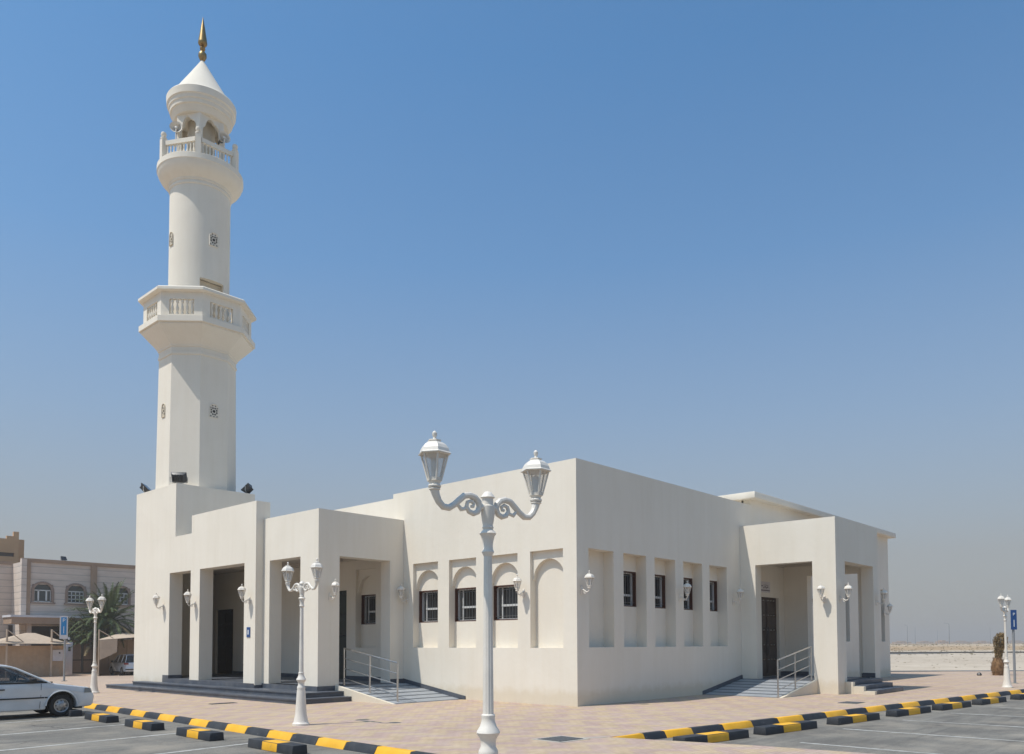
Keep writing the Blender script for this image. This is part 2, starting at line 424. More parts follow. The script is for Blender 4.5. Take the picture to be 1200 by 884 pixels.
# ------------------------------------------------------------------ ground
def sstep(a, b, x):
    t = max(0, min(1, (x - a) / (b - a))); return t * t * (3 - 2 * t)
CAMP = Vector((-17.816328, -13.878937, 1.75)); FW = Vector((0.7362982, 0.6752058, 0.0))
def slope(x, y):
    return -1.0 * sstep(27, 52, y) * (1 - sstep(26, 45, x))
def spaced():
    a = [-2500, -1500, -900, -500, -300, -180, -110, -70]
    a += list(range(-60, 100, 4)) + list(range(100, 330, 8)) + [360, 420, 520, 700, 1000, 1500, 2200, 3500]
    return a
def ground_h(x, y):
    D = (Vector((x, y, 0)) - CAMP).dot(FW)
    h = slope(x, y) - 0.17
    if x > 60:
        n = math.sin(x * 0.031 + y * 0.05) * 0.16 + math.sin(x * 0.11 - y * 0.083) * 0.10
        b = sstep(158, 200, D)
        h += b * (1.25 + n) - 0.9 * sstep(230, 420, D) * b
    return h
mb = MB(); xs = spaced(); ys = spaced()
pts = [(x, y, ground_h(x, y)) for y in ys for x in xs]; nx = len(xs)
mb.add(pts, [(j * nx + i, j * nx + i + 1, (j + 1) * nx + i + 1, (j + 1) * nx + i) for j in range(len(ys) - 1) for i in range(nx - 1)], 0, True)
tag(mb.build('ground', M['sand'], merge=False, sharp=180), kind='structure')

def lk(y): return -8.89 + 0.045 * (y - 1.0)            # left kerb line x(y)
def rk(x): return -4.93 - 0.1155 * (x + 5.4)           # right kerb line y(x)
YK = 13.0
# paving: front plaza as a solid sheet with a nose towards the camera
poly = [(lk(YK), YK), (lk(6), 6), (lk(0), 0), (lk(-5), -5), (-9.9, -6.2), (-11.4, -7.2), (-14.0, -8.2), (-14.6, -9.6), (-13.4, -10.6), (-9.0, -11.5), (-4.1, -12.5), (-4.77, -7.55), (-5.4, -4.93),
        (0, rk(0)), (10, rk(10)), (20, rk(20)), (30, rk(30)), (46, rk(46)), (40.1, -3.4), (31.4, 3.0), (31.4, YK)]
mb = MB(); mb.prism_z(poly, -0.4, 0.0)
tag(mb.build('pavement', M['pavers'], merge=False), kind='structure')
# rear paving follows the slope down to the villa street
mb = MB(); gx = [-60, -40, -25, -15, -8, 0, 8, 16, 24, 31.4]; gy = [YK + 0.0] + [16 + 2.5 * i for i in range(22)]
pts = [(x, y, slope(x, y)) for y in gy for x in gx]; n = len(gx)
mb.add(pts, [(j * n + i, j * n + i + 1, (j + 1) * n + i + 1, (j + 1) * n + i) for j in range(len(gy) - 1) for i in range(n - 1)], 0, True)
tag(mb.build('pavement', M['pavers'], merge=False, sharp=180), kind='structure')
# asphalt
mb = MB(); mb.prism_z([(-60, -45), (60, -45), (52, -20), (46.0, -10.9), (40.0, -3.6), (34, 0.0), (-2.0, 2.0), (-2.0, YK + 0.05), (-60, YK + 0.05)], -0.5, -0.12)
tag(mb.build('parking_lot', M['asphalt'], merge=False), kind='structure')

# parking lines, 4 mm above the asphalt
lines = []
for y0 in (8.62, 5.80, 3.02, 0.22, -2.6):
    x0 = lk(y0) - 0.75; d = Vector((-1, -0.11, 0)).normalized()
    lines.append((Vector((x0, y0, 0)), d, 4.6))
for x0 in (-2.95, 0.02, 2.95, 5.8, 8.7, 11.6, 14.5, 17.4):
    y0 = rk(x0) - 2.25 if x0 > -1 else rk(x0) - 2.9
    d = Vector((-0.02, -1, 0)).normalized(); lines.append((Vector((x0, y0 + 0.55, 0)), d, 5.2))
mb = MB()
for p, d, L in lines:
    s_ = Vector((-d.y, d.x, 0)) * 0.06
    a, b, c, e = p + s_, p - s_, p + d * L - s_, p + d * L + s_
    mb.add([(q.x, q.y, -0.116) for q in (a, b, c, e)], [(0, 1, 2, 3)])
tag(mb.build('parking_lines', M['line'], merge=False), kind='structure')

# ------------------------------------------------------------------ kerbs
def kerb_run(root, p0, d, n, LL, first_yellow, taper_first=False, first_lengths=()):
    """stones with a battered face on the road side (right of d when looking along d is the road)"""
    d = Vector((d[0], d[1], 0)).normalized(); s_ = Vector((d.y, -d.x, 0))
    meshes = {}; run = 0.0
    for k in range(n):
        yel = (k % 2 == 0) == first_yellow
        L = first_lengths[k] if k < len(first_lengths) else LL
        a = Vector((p0[0], p0[1], 0)) + d * run; run += L
        tp = taper_first and k == 0
        key = (yel, tp, L)
        prof = [(0.0, -0.14), (0.0, 0.012), (0.115, 0.010), (0.185, -0.115), (0.19, -0.14)]
        if key not in meshes:
            m_ = MB(); g = 0.006; np_ = len(prof)
            P = []
            for t, fac in ((g, 0.0 if tp else 1.0), (L - g, 1.0)):
                for (w, z) in prof:
                    z2 = z if fac == 1.0 else (z if z < -0.11 else -0.112 + 0.10)
                    w2 = w if fac == 1.0 else w * 0.25
                    P.append((t, -w2, z2))
            m_.add(P, [tuple(range(np_))[::-1], tuple(range(np_, 2 * np_))] + [(i, (i + 1) % np_, (i + 1) % np_ + np_, i + np_) for i in range(np_)])
            o = m_.build('kerbstone', M['kerb_yellow'] if yel else M['kerb_black'], root, tuple(a), math.atan2(d.y, d.x), bevel=0.007, sharp=25)
            meshes[key] = o
        else:
            o = dup(meshes[key], root, tuple(a), math.atan2(d.y, d.x))
        o.location.z += 0.0
        o.rotation_euler = (R(random.uniform(-0.25, 0.25)), R(random.uniform(-0.12, 0.12)), math.atan2(d.y, d.x) + R(random.uniform(-0.2, 0.2)))
# left: run from far end towards the camera, road lies to the right-hand side (-x)
kl = empty('kerb', (0, 0, 0), label='yellow and black striped kerb along the left side of the plaza, from the white sedan to the foreground', cat='kerb')
kerb_run(kl, (lk(12.03), 12.03), (lk(0) - lk(10), -10), 19, 0.93, True)
kr = empty('kerb', (0, 0, 0), label='yellow and black striped kerb along the right side, tapering to a point near the drain cover', cat='kerb')
kerb_run(kr, (-5.45, rk(-5.45)), (10, rk(10) - rk(0)), 40, 1.09, True, True, (0.92, 0.65, 0.87))
# ------------------------------------------------------------------ wheel stops
def stop_mesh(L):
    m_ = MB(); h = 0.16; w = 0.15
    for k in range(3):
        a = -L / 2 + L * k / 3; b = a + L / 3
        prof = [(-w, 0), (-w * 0.90, h), (w * 0.90, h), (w, 0)]
        P = [(t, y, z) for t in (a, b) for y, z in prof]
        fs = [(0, 1, 5, 4), (1, 2, 6, 5), (2, 3, 7, 6), (3, 0, 4, 7)]
        if k == 0: fs.append((0, 3, 2, 1))
        if k == 2: fs.append((4, 5, 6, 7))
        m_.add(P, fs, 1 if k == 1 else 0)
    return m_
stopL = None
ll = ['striped wheel stop nearest the camera on the left, cut off by the bottom edge', 'yellow and black wheel stop second from the camera in the left bays',
      'yellow and black wheel stop third from the camera in the left bays', 'yellow and black wheel stop directly right of the white sedan nose', 'shaded wheel stop tucked under the front bumper of the white sedan']
for k, yc in enumerate((-1.10, 1.84, 4.60, 7.22, 9.75)):
    xx = -10.02 + 0.05 * yc * 0.5
    rz = math.atan2(1, 0.045)
    if stopL is None:
        stopL = stop_mesh(1.58).build('wheel_stop', [M['kerb_black'], M['kerb_yellow']], None, (xx, yc, -0.12), rz, bevel=0.008, sharp=25); o = stopL
        tag(o, cat='wheel stop', group='wheel stops in front of the left parking bays')
    else: o = dup(stopL, None, (xx - 0.04, yc, -0.12), rz)
    o['label'] = ll[k]
lr = ['yellow and black wheel stop half sunk behind the paving edge beside the kerb tip', 'yellow and black wheel stop second from the kerb tip on the right',
      'yellow and black wheel stop third from the kerb tip on the right', 'yellow and black wheel stop fourth from the kerb tip on the right',
      'yellow and black wheel stop fifth from the kerb tip, left of the distant lamp post', 'yellow and black wheel stop below the distant lamp post base', 'yellow and black wheel stop at the far right edge of the photo']
for k, xc in enumerate((-3.85, -1.22, 1.75, 4.72, 7.5, 10.35, 13.6)):
    o = dup(stopL, None, (xc, rk(xc) - 1.12, -0.12), math.atan2(-0.1155, 1), lr[k]); o['group'] = 'wheel stops in front of the right parking bays'
    o.scale = (2.05 / 1.58, 1, 1)

# ------------------------------------------------------------------ mosque
mosque = empty('mosque', (0, 0, 0), label='cream rendered single storey mosque hall with arched window niches and square entrance porches', cat='mosque')
Wm = M['wall']
NW = [(0.49, 1.73), (2.23, 3.47), (3.98, 5.22), (5.75, 6.99), (9.02, 10.2)]       # niches of the sunlit wall (y ranges)
NZ0, NZ1 = 1.63, 4.46; DW = 0.26; DN = 0.38
def U(y0, y1, z0, z1): return (-y1, -y0, z0, z1)
holesW = [U(a, b, NZ0, NZ1) for a, b in NW] + [U(10.75, 11.95, 0.45, 3.75), U(19.05, 20.6, 0.45, 3.32)]
mb = MB()
mb.panel(-8.06, 0, -0.3, 6.97, [h for h in holesW], DW, 0, back=False)
mb.panel(-22.0, -8.06, -0.3, 6.82, [h for h in holesW], DW, 0, back=False)
# back layer with the window openings
winW = [(2.23, 3.47), (3.98, 5.22), (5.75, 6.99), (9.02, 10.2)]
mb.panel(-22.0, -(DN + 0.02), -0.3, 6.6, [U(a, b, 2.47, 3.55) for a, b in winW] + holesW[-2:], 0.24, DW)
# parapet inner side
mb.box(-22.0, -0.5, 0.27, 0.45, 6.61, 6.80)
mb.build('hall_wall', Wm, mosque, (0, 0, 0), W90)
NN = [(0.55, 1.78), (2.28, 3.52), (4.0, 5.24), (5.75, 7.0), (7.5, 8.76)]
winN = NN[1:]
mb = MB()
hN = [(a, b, 1.64, 4.47) for a, b in NN] + [(11.1, 13.05, 0.45, 3.53)]
mb.panel(DW, 10.75, -0.3, 6.97, hN, DN, 0, back=False)
mb.panel(DW + 0.02, 10.75, -0.3, 6.7, [(a, b, 2.89, 3.99) for a, b in winN] , 0.2, DN)
slits = [(17.7, 18.25), (20.15, 20.7), (22.6, 23.15), (25.05, 25.6)]
mb.panel(10.75, 26.3, -0.3, 7.19, hN + [(a, b, 1.8, 4.45) for a, b in slits], 0.3, 0, back=True)
mb.build('hall_wall', Wm, mosque)
mb = MB()                                                                      # remaining outer walls
mb.box(26.0, 26.3, 0.3, 22, -0.3, 7.19); mb.box(0.5, 26.3, 22, 22.3, -0.3, 6.8); mb.box(10.72, 10.76, 0.38, 22, 6.6, 7.19)
mb.build('hall_wall', Wm, mosque)
mb = MB(); mb.box(0.46, 10.72, 0.6, 22, 6.5, 6.6); mb.build('roof', M['concrete'], mosque)
mb = MB(); mb.box(10.42, 26.62, -0.32, 22.4, 7.19, 7.43); mb.build('roof_slab', Wm, mosque, bevel=0.01)
# arch panels inside the sunlit niches
def arch_panel(u0, u1, z0, z1, apex, thick, margin=0.03):
    m_ = MB(); n = 22; uc = (u0 + u1) / 2; r = (u1 - u0) / 2 - margin
    arc = [(uc - r * math.cos(math.pi * i / n), z0 + (apex - z0) * math.sin(math.pi * i / n)) for i in range(n + 1)]
    for i in range(n):
        (a, za), (b, zb) = arc[i], arc[i + 1]
        m_.quad((a, 0, za), (b, 0, zb), (b, 0, z1), (a, 0, z1))
        m_.quad((a, 0, za), (a, thick, za), (b, thick, zb), (b, 0, zb))
    for a, b in ((u0, arc[0][0]), (arc[-1][0], u1)):
        m_.quad((a, 0, z0), (b, 0, z0), (b, 0, z1), (a, 0, z1)); m_.quad((a, 0, z0), (a, thick, z0), (b, thick, z0), (b, 0, z0))
    return m_
for a, b in NW:
    arch_panel(-b, -a, 3.62, NZ1, 4.22, DW - 0.12).build('arch_panel', Wm, mosque, (0.12, 0, 0), W90)

# windows: timber frame > white sash, pane, grille
def window(w, h, parent, loc, rz, sash_at=0.40):
    D = 0.19; t = 0.035
    f = MB()
    for bx in ((0, w, 0, D, 0, t), (0, w, 0, D, h - t, h), (0, t, 0, D, t, h - t), (w - t, w, 0, D, t, h - t)): f.box(*bx)
    fr = f.build('window', M['timber'], parent, loc, rz)
    s_ = MB(); t2 = 0.04; y_ = D - 0.075
    s_.box(t, w - t, y_, D, t, t + 0.025); s_.box(t, w - t, y_, D, h - t - 0.03, h - t); s_.box(t, t + t2, y_, D, t, h - t); s_.box(w - t - t2, w - t, y_, D, t, h - t)
    s_.box(w * 0.18, w * 0.18 + 0.035, y_ + .02, D, t, h - t)
    s_.box(w * 0.18, w - t, y_ + 0.01, D, h * sash_at, h * sash_at + 0.065)
    s_.build('sash', M['alu_white'], fr, merge=False)
    p = MB(); p.box(t, w - t, D - 0.012, D - 0.004, t, h - t); p.build('pane', M['pane'], fr)
    g = MB(); n = int(w / 0.12)
    for i in range(1, n): g.tube([(w * i / n, 0.06, t), (w * i / n, 0.06, h - t)], 0.006, 5)
    for zz in (0.12, 0.88): g.box(t, w - t, 0.056, 0.064, h * zz - 0.006, h * zz + 0.006)
    g.build('grille', M['grille'], fr)
    return fr
win0 = window(1.24, 1.08, mosque, (DW + 0.004, 3.47, 2.47), W90)
for a, b in winW[1:]: dup(win0, mosque, (DW + 0.004, b, 2.47), W90)
win1 = window(1.24, 1.10, mosque, (winN[0][0], DN + 0.004, 2.89), 0, 0.30)
for a, b in winN[1:]: dup(win1, mosque, (a, DN + 0.004, 2.89), 0)
mb = MB()
for a, b in slits[:1]: mb.box(a, b, 0.2, 0.24, 1.8, 4.45)
sl = mb.build('window', M['pane'], mosque)
for a, b in slits[1:]: dup(sl, mosque, (a - slits[0][0], 0, 0))

# ---- porch A (tall screen), porch B and the tower base
XA, TA = -3.72, 0.52
mb = MB(); mb.panel(-20.3, -10.71, -0.3, 5.93, [U(11.45, 14.65, -1, 4.54), U(15.37, 17.12, -1, 4.54)], TA, 0)
mb.panel(-15.34, -10.71, 5.93, 6.60, [], TA, 0)
mb.build('porch_wall', Wm, mosque, (XA, 0, 0), W90)
mb = MB(); mb.box(XA, -0.37, 16.68, 20.3, 5.932, 7.95); mb.build('tower_base', Wm, mosque)
mb = MB(); mb.box(XA - 0.0, -0.37, 16.68, 20.3, 7.952, 8.02); mb.build('coping', Wm, mosque)
XB = -3.43
mb = MB()
mb.panel(-10.71, -7.48, -0.3, 6.0, [U(8.48, 10.32, -1, 4.56)], 0.46, 0)
mb.build('porch_wall', Wm, mosque, (XB, 0, 0), W90)
mb = MB(); mb.panel(XB + 0.462, -0.003, -0.3, 6.0, [(-2.64, -0.59, -1, 4.56)], 0.5, 0)
mb.build('porch_wall', Wm, mosque, (0, 7.48, 0), 0)
mb = MB(); mb.box(XB + 0.47, -0.003, 7.985, 16.67, 4.92, 5.9); mb.box(XA + TA + 0.003, -0.003, 16.67, 20.28, 4.92, 5.92); mb.box(-1.24, -0.003, 20.285, 21.8, 4.92, 5.90)
mb.build('porch_roof', M['ceiling'], mosque)
mb = MB()                                                                      # ceiling mouldings
for x0, x1, y0, y1 in ((-2.93, -0.03, 8.0, 10.9), (-3.17, -0.03, 11.2, 16.3)):
    for k, z in enumerate((4.80, 4.86)):
        w = 0.12 + 0.10 * k
        mb.box(x0, x1, y0, y0 + w, z, z + 0.06); mb.box(x0, x1, y1 - w, y1, z, z + 0.06); mb.box(x0, x0 + w, y0 + w, y1 - w, z, z + 0.06); mb.box(x1 - w, x1, y0 + w, y1 - w, z, z + 0.06)
mb.build('ceiling_moulding', M['ceiling'], mosque)
mb = MB(); mb.box(XA + TA + 0.003, -1.25, 19.8, 20.28, -0.3, 4.92); mb.box(-1.25, -1.05, 19.8, 21.8, -0.3, 4.92); mb.box(-1.05, -0.003, 21.6, 21.8, -0.3, 4.92)
mb.build('porch_wall', Wm, mosque)
# platform, steps and skirtings
mb = MB(); mb.box(XB + 0.02, -0.003, 7.5, 20.27, -0.1, 0.45); mb.box(-1.2, -0.003, 20.27, 21.6, -0.1, 0.45); mb.build('platform', M['slate'], mosque)
mb = MB(); mb.box(-3.15, -0.10, 8.0, 18.6, 0.452, 0.458); mb.build('floor_tiles', M['slate'], mosque)
def step(x0, y0, y1, z0, z1, xe, parent=mosque):
    m_ = MB(); m_.box(x0, -3.0, 7.49, y1, z0, z1 - 0.04); m_.box(x0, xe, y0, 7.49, z0, z1 - 0.04)
    m_.box(x0 - 0.03, -3.0, 7.49, y1, z1 - 0.04, z1); m_.box(x0 - 0.03, xe + 0.012, y0 - 0.03, 7.49, z1 - 0.04, z1)
    m_.build('step', M['slate'], parent, merge=False, bevel=0.0)
step(-4.66, 6.62, 20.65, -0.1, 0.15, -2.70)
step(-4.16, 7.02, 19.3, 0.151, 0.30, -2.705)
mb = MB(); mb.box(-3.74, XB + 0.0, 10.75, 17.6, 0.302, 0.45); mb.box(-3.46, -2.72, 7.46, 10.75, 0.302, 0.45); mb.build('step', M['slate'], mosque)
mb = MB(); z0, z1 = 0.3, 0.40; e = 0.015                                        # dark skirting round the piers
for bx in ((XA - e, XA + TA + e, 10.71 - e, 11.45 + e, z0, z1), (XA - e, XA + TA + e, 14.65 - e, 15.37 + e, z0, z1), (XB - e, XB + 0.46 + e, 7.48 - e, 8.48 + e, z0, z1), (XB - e, XB + 0.46, 10.32, 10.69, z0, z1),
        (XA - e, XA + TA + e, 17.12 - e, 17.6, z0, 0.58), (-0.02, -0.004, 11.95, 19.05, 0.45, 0.6), (-0.02, -0.004, 7.99, 10.75, 0.45, 0.6), (-0.57, -0.03, 7.46, 7.995, 0.45, 0.58)):
    mb = MB(); mb.box(*bx); mb.build('skirting', M['slate'], mosque)
# doors
def door(w, h, parent, loc, rz, mat, rows=5, handle=True, studs='steel'):
    d = MB(); d.box(0, w, 0, 0.06, 0, h)
    o = d.build('door', mat, parent, loc, rz)
    p = MB()
    for a in (0.06 * w, 0.53 * w):
        for k in range(rows):
            z0_ = 0.12 + k * (h - 0.2) / rows; z1_ = z0_ + (h - 0.2) / rows - 0.10
            p.box(a, a + w * 0.41, -0.022, -0.001, z0_, z1_); p.box(a + 0.05, a + w * 0.41 - 0.05, -0.034, -0.022, z0_ + 0.05, z1_ - 0.05)
    s_ = p
    for k in range(1, rows + 1):
        z_ = 0.06 + k * (h - 0.2) / rows
        for a in (0.12 * w, 0.58 * w):
            for q in range(3): s_.lathe([(0.026, -0.02), (0.018, 0.015), (0.0, 0.03)], 8, (0, 0)) if False else s_.box(a + q * w * 0.13, a + q * w * 0.13 + 0.06, -0.045, -0.002, z_, z_ + 0.035, 1)
    p.build('door_panel', [mat, M[studs]], o)
    if handle:
        s_ = MB(); s_.tube([(w * 0.46, -0.09, h * 0.28), (w * 0.46, -0.09, h * 0.62)], 0.018, 8); s_.tube([(w * 0.54, -0.09, h * 0.28), (w * 0.54, -0.09, h * 0.62)], 0.018, 8)
        for a in (0.46, 0.54):
            for b in (0.3, 0.6): s_.tube([(w * a, -0.09, h * b), (w * a, 0.0, h * b)], 0.012, 6)
        s_.build('handle', M['dark_metal'], o)
    return o
door(1.2, 3.3, mosque, (0.10, 11.95, 0.45), W90, M['door_green'], 4, True, 'dark_metal')
door(1.55, 2.87, mosque, (0.10, 20.6, 0.45), W90, M['door_black'], 5, False, 'dark_metal')
door(1.95, 3.08, mosque, (11.1, 0.12, 0.45), 0, M['door'], 5)

# ---- side porch on the shaded wall
PX0, PX1, PY = 9.8, 14.0, -3.5
mb = MB(); mb.panel(0.003, 3.5, -0.3, 6.06, [(0.59, 2.69, -1, 4.58)], 0.45, 0); mb.build('side_porch_wall', Wm, mosque, (PX0, 0, 0), W90)
mb = MB(); mb.panel(PX0 + 0.452, PX1, -0.3, 6.06, [(10.62, 13.46, -1, 4.58)], 0.45, 0); mb.build('side_porch_wall', Wm, mosque, (0, PY, 0), 0)
mb = MB(); mb.panel(0.003, 3.048, -0.3, 6.06, [(0.95, 2.9, 0.45, 4.4)], 0.45, 0); mb.build('side_porch_wall', Wm, mosque, (PX1 - 0.45, 0, 0), W90)
mb = MB(); mb.box(PX0 + 0.455, PX1 - 0.455, -3.045, -0.003, 4.9, 5.9); mb.build('porch_roof', M['ceiling'], mosque)
mb = MB()
for k, z in enumerate((4.78, 4.84)):
    w = 0.12 + 0.1 * k; x0, x1, y0, y1 = PX0 + 0.46, PX1 - 0.46, -3.04, -0.01
    mb.box(x0, x1, y0, y0 + w, z, z + 0.06); mb.box(x0, x1, y1 - w, y1, z, z + 0.06); mb.box(x0, x0 + w, y0 + w, y1 - w, z, z + 0.06); mb.box(x1 - w, x1, y0 + w, y1 - w, z, z + 0.06)
mb.build('ceiling_moulding', M['ceiling'], mosque)
mb = MB(); mb.box(PX0 + 0.02, PX1 - 0.46, -3.3, -0.003, -0.1, 0.45); mb.build('platform', M['slate'], mosque)
for bx in ((PX1 - 0.47, PX1 - 0.452, -0.95, -0.02, 0.45, 0.62), (13.07, PX1 - 0.47, -0.02, -0.004, 0.45, 0.62), (13.44, 13.475, -3.5, -3.05, 0.45, 0.62), (13.475, 13.55, -3.04, -3.0, 0.45, 0.6)):
    mb = MB(); mb.box(*bx); mb.build('skirting', M['slate'], mosque)
for k in range(3):
    zt = 0.45 - 0.15 * k; yf = -3.78 - 0.36 * k; x0 = 9.98 + 0.02 * k; x1 = 13.35
    m_ = MB(); m_.box(10.42, x1 - 0.03, yf + 0.02, -3.503 if k == 0 else yf + 0.375, -0.1, zt - 0.045); m_.build('step_base', Wm, mosque)
    m_ = MB(); m_.box(10.62, x1, yf, -3.49 if k == 0 else yf + 0.375, zt - 0.148, zt); m_.build('step', M['slate'], mosque, bevel=0.006)
# white plaque over the side door
mb = MB(); mb.box(11.35, 12.22, -0.03, -0.003, 3.70, 4.12); random.seed(3)
for k in range(7): 
    u = 11.42 + k * 0.11
    mb.box(u, u + 0.075, -0.036, -0.031, 3.76, 3.80, 1)
    if k in (2, 3, 4, 5): mb.box(u, u + random.uniform(0.03, 0.09), -0.036, -0.031, 3.86 + 0.03 * (k % 2), 3.91 + 0.03 * (k % 2), 1); mb.box(u + 0.02, u + 0.06, -0.036, -0.031, 3.97, 4.0, 1)
mb.box(11.46, 11.56, -0.036, -0.031, 3.93, 3.97, 1); pl = mb.build('door_plaque', [M['plaque'], M['plaque_ink']])
tag(pl, 'small white plaque with dark lettering above the carved brown side door', 'plaque')

# ---- ramps
mb = MB(); P = [(-2.68, 4.62, 0.0), (0 - .003, 4.62, 0.0), (0 - .003, 7.475, 0.45), (-2.68, 7.475, 0.45)]
mb.add(P + [(p[0], p[1], -0.2) for p in P], [(0, 1, 2, 3), (4, 7, 6, 5), (0, 4, 5, 1), (1, 5, 6, 2), (2, 6, 7, 3), (3, 7, 4, 0)])
mb.build('ramp', M['ramp_y'], mosque)
mb = MB(); P = [(-2.80, 4.60, 0.004), (-2.69, 4.60, 0.004), (-2.69, 7.47, 0.47), (-2.80, 7.47, 0.47)]
mb.add(P + [(p[0], p[1], -0.2) for p in P], [(0, 1, 2, 3), (4, 7, 6, 5), (0, 4, 5, 1), (1, 5, 6, 2), (2, 6, 7, 3), (3, 7, 4, 0)])
mb.build('ramp_side', Wm, mosque)
mb = MB(); P = [(-0.03, 4.45, -0.02), (-0.003, 4.45, -0.02), (-0.003, 7.475, 0.455), (-0.03, 7.475, 0.455)]; 
mb.add(P + [(p[0], p[1], p[2] + 0.13) for p in P], [(0, 3, 2, 1), (4, 5, 6, 7), (0, 1, 5, 4), (1, 2, 6, 5), (2, 3, 7, 6), (3, 0, 4, 7)])
mb.build('skirting', M['slate'], mosque)
mb = MB(); P = [(6.95, -2.68, 0.0), (9.80, -2.68, 0.45), (9.80, -0.003, 0.45), (6.95, -0.003, 0.0)]
mb.add(P + [(p[0], p[1], -0.2) for p in P], [(0, 1, 2, 3), (4, 7, 6, 5), (0, 4, 5, 1), (1, 5, 6, 2), (2, 6, 7, 3), (3, 7, 4, 0)])
mb.build('ramp', M['ramp_x'], mosque)
mb = MB(); P = [(6.95, -2.80, 0.004), (9.795, -2.80, 0.47), (9.795, -2.69, 0.47), (6.95, -2.69, 0.004)]
mb.add(P + [(p[0], p[1], -0.2) for p in P], [(0, 1, 2, 3), (4, 7, 6, 5), (0, 4, 5, 1), (1, 5, 6, 2), (2, 6, 7, 3), (3, 7, 4, 0)])
mb.build('ramp_side', Wm, mosque)
mb = MB(); P = [(6.9, -0.03, -0.01), (9.79, -0.03, 0.455), (9.79, -0.003, 0.455), (6.9, -0.003, -0.01)]
mb.add(P + [(p[0], p[1], p[2] + 0.13) for p in P], [(0, 3, 2, 1), (4, 5, 6, 7), (0, 1, 5, 4), (1, 2, 6, 5), (2, 3, 7, 6), (3, 0, 4, 7)])
mb.build('skirting', M['slate'], mosque)

# railings (local x runs up the slope)
def railing(loc, rz, label):
    root = empty('railing', loc, rz, label=label, cat='railing', group='stainless railings beside the ramps')
    xs_ = (0.0, 1.33, 2.66); g = 0.158
    for k, x in enumerate(xs_):
        m_ = MB(); m_.tube([(x, 0, g * x - 0.02), (x, 0, g * x + 1.16)], 0.026, 10); m_.lathe([(0.05, g * x - 0.01), (0.05, g * x + 0.012)], 12, (x, 0)); m_.build('post', M['steel'], root)
    for k, h in enumerate((1.18, 0.86, 0.54, 0.22)):
        m_ = MB(); r = 0.026 if k == 0 else 0.015
        m_.tube([(-0.0, 0, h), (2.66, 0, h + g * 2.66)], r, 10)
        if k == 0:
            m_.lathe([(0.0, h - .03), (0.026, h - .015), (0.026, h + 0.01), (0, h + .026)], 10, (0, 0)); m_.lathe([(0.0, h + g * 2.66 - .03), (0.026, h + g * 2.66 - .015), (0.026, h + g * 2.66 + .01), (0, h + g * 2.66 + .026)], 10, (2.66, 0))
        m_.build('rail', M['steel'], root)
railing((-2.40, 4.88, 0.02), math.pi / 2, 'stainless steel railing beside the left ramp by the corner porch')
railing((7.05, -2.62, 0.02), 0, 'stainless steel railing beside the right ramp leading to the carved side door')

# ------------------------------------------------------------------ minaret
TX, TY = -2.06, 18.42
minaret = empty('minaret', (TX, TY, 8.02), label='tall cream minaret with two balconies and pointed cone roof rising from the left block', cat='minaret')
def mz(z): return z - 8.02
A8 = R(22.5)
mb = MB(); mb.lathe([(1.60, 0.0), (1.60, 0.04), (1.565, 0.04), (1.51, mz(13.44)), (1.55, mz(13.46)), (1.55, mz(13.56)), (1.52, mz(13.58)), (1.52, mz(13.76)), (1.56, mz(13.78)), (1.58, mz(13.84)), (1.68, mz(13.95)), (1.92, mz(14.18)), (2.12, mz(14.38)), (2.20, mz(14.46)), (2.20, mz(14.54))], 8, a0=A8, smooth=False)
mb.build('shaft', Wm, minaret)
mb = MB(); mb.lathe([(2.29, mz(14.541)), (2.29, mz(14.76))], 8, a0=A8, smooth=False); mb.build('balcony_slab', Wm, minaret)
# parapet with openings: one panel per face, kept as one part; balusters are parts
Rp = 2.12; ap = Rp * math.cos(A8); side = 2 * Rp * math.sin(A8)
par = MB()
balu = None
prof = [(0.035, 0), (0.055, 0.02), (0.055, 0.07), (0.03, 0.10), (0.05, 0.17), (0.062, 0.24), (0.045, 0.32), (0.028, 0.40), (0.04, 0.46), (0.055, 0.49), (0.055, 0.53), (0.05, 0.55), (0.05, 0.60)]
parapet = None
faces = []
for k in range(8):
    a = k * math.pi / 4
    nrm = Vector((math.cos(a), math.sin(a), 0)); t = Vector((-nrm.y, nrm.x, 0))
    def L(u, d, z): q = nrm * (ap - d) + t * u; return (q.x, q.y, z)
    h = side / 2; o = side * 0.30; z0, zb, zt, z1 = mz(14.761), mz(14.87), mz(15.48), mz(15.76)
    cells = [(-h, -o, z0, z1), (o, h, z0, z1), (-o, o, z0, zb), (-o, o, zt, z1)]
    for (u0, u1, za, zc) in cells:
        for d in (0, 0.16):
            par.quad(L(u0, d, za), L(u1, d, za), L(u1, d, zc), L(u0, d, zc))
    par.quad(L(-o, 0, zb), L(o, 0, zb), L(o, .16, zb), L(-o, .16, zb)); par.quad(L(-o, 0, zt), L(o, 0, zt), L(o, .16, zt), L(-o, .16, zt))
    par.quad(L(-o, 0, zb), L(-o, .16, zb), L(-o, .16, zt), L(-o, 0, zt)); par.quad(L(o, 0, zb), L(o, .16, zb), L(o, .16, zt), L(o, 0, zt))
    faces.append((nrm, t, o, zb))
parapet = par.build('parapet', Wm, minaret)
mb = MB(); mb.lathe([(2.12, mz(15.762)), (2.33, mz(15.80)), (2.33, mz(15.90)), (2.27, mz(15.95))], 8, a0=A8, smooth=False, cap=False)
mb.lathe([(1.93, mz(15.762)), (1.93, mz(15.95)), (2.27, mz(15.95))], 8, a0=A8, smooth=False, cap=False); mb.build('coping', Wm, minaret)
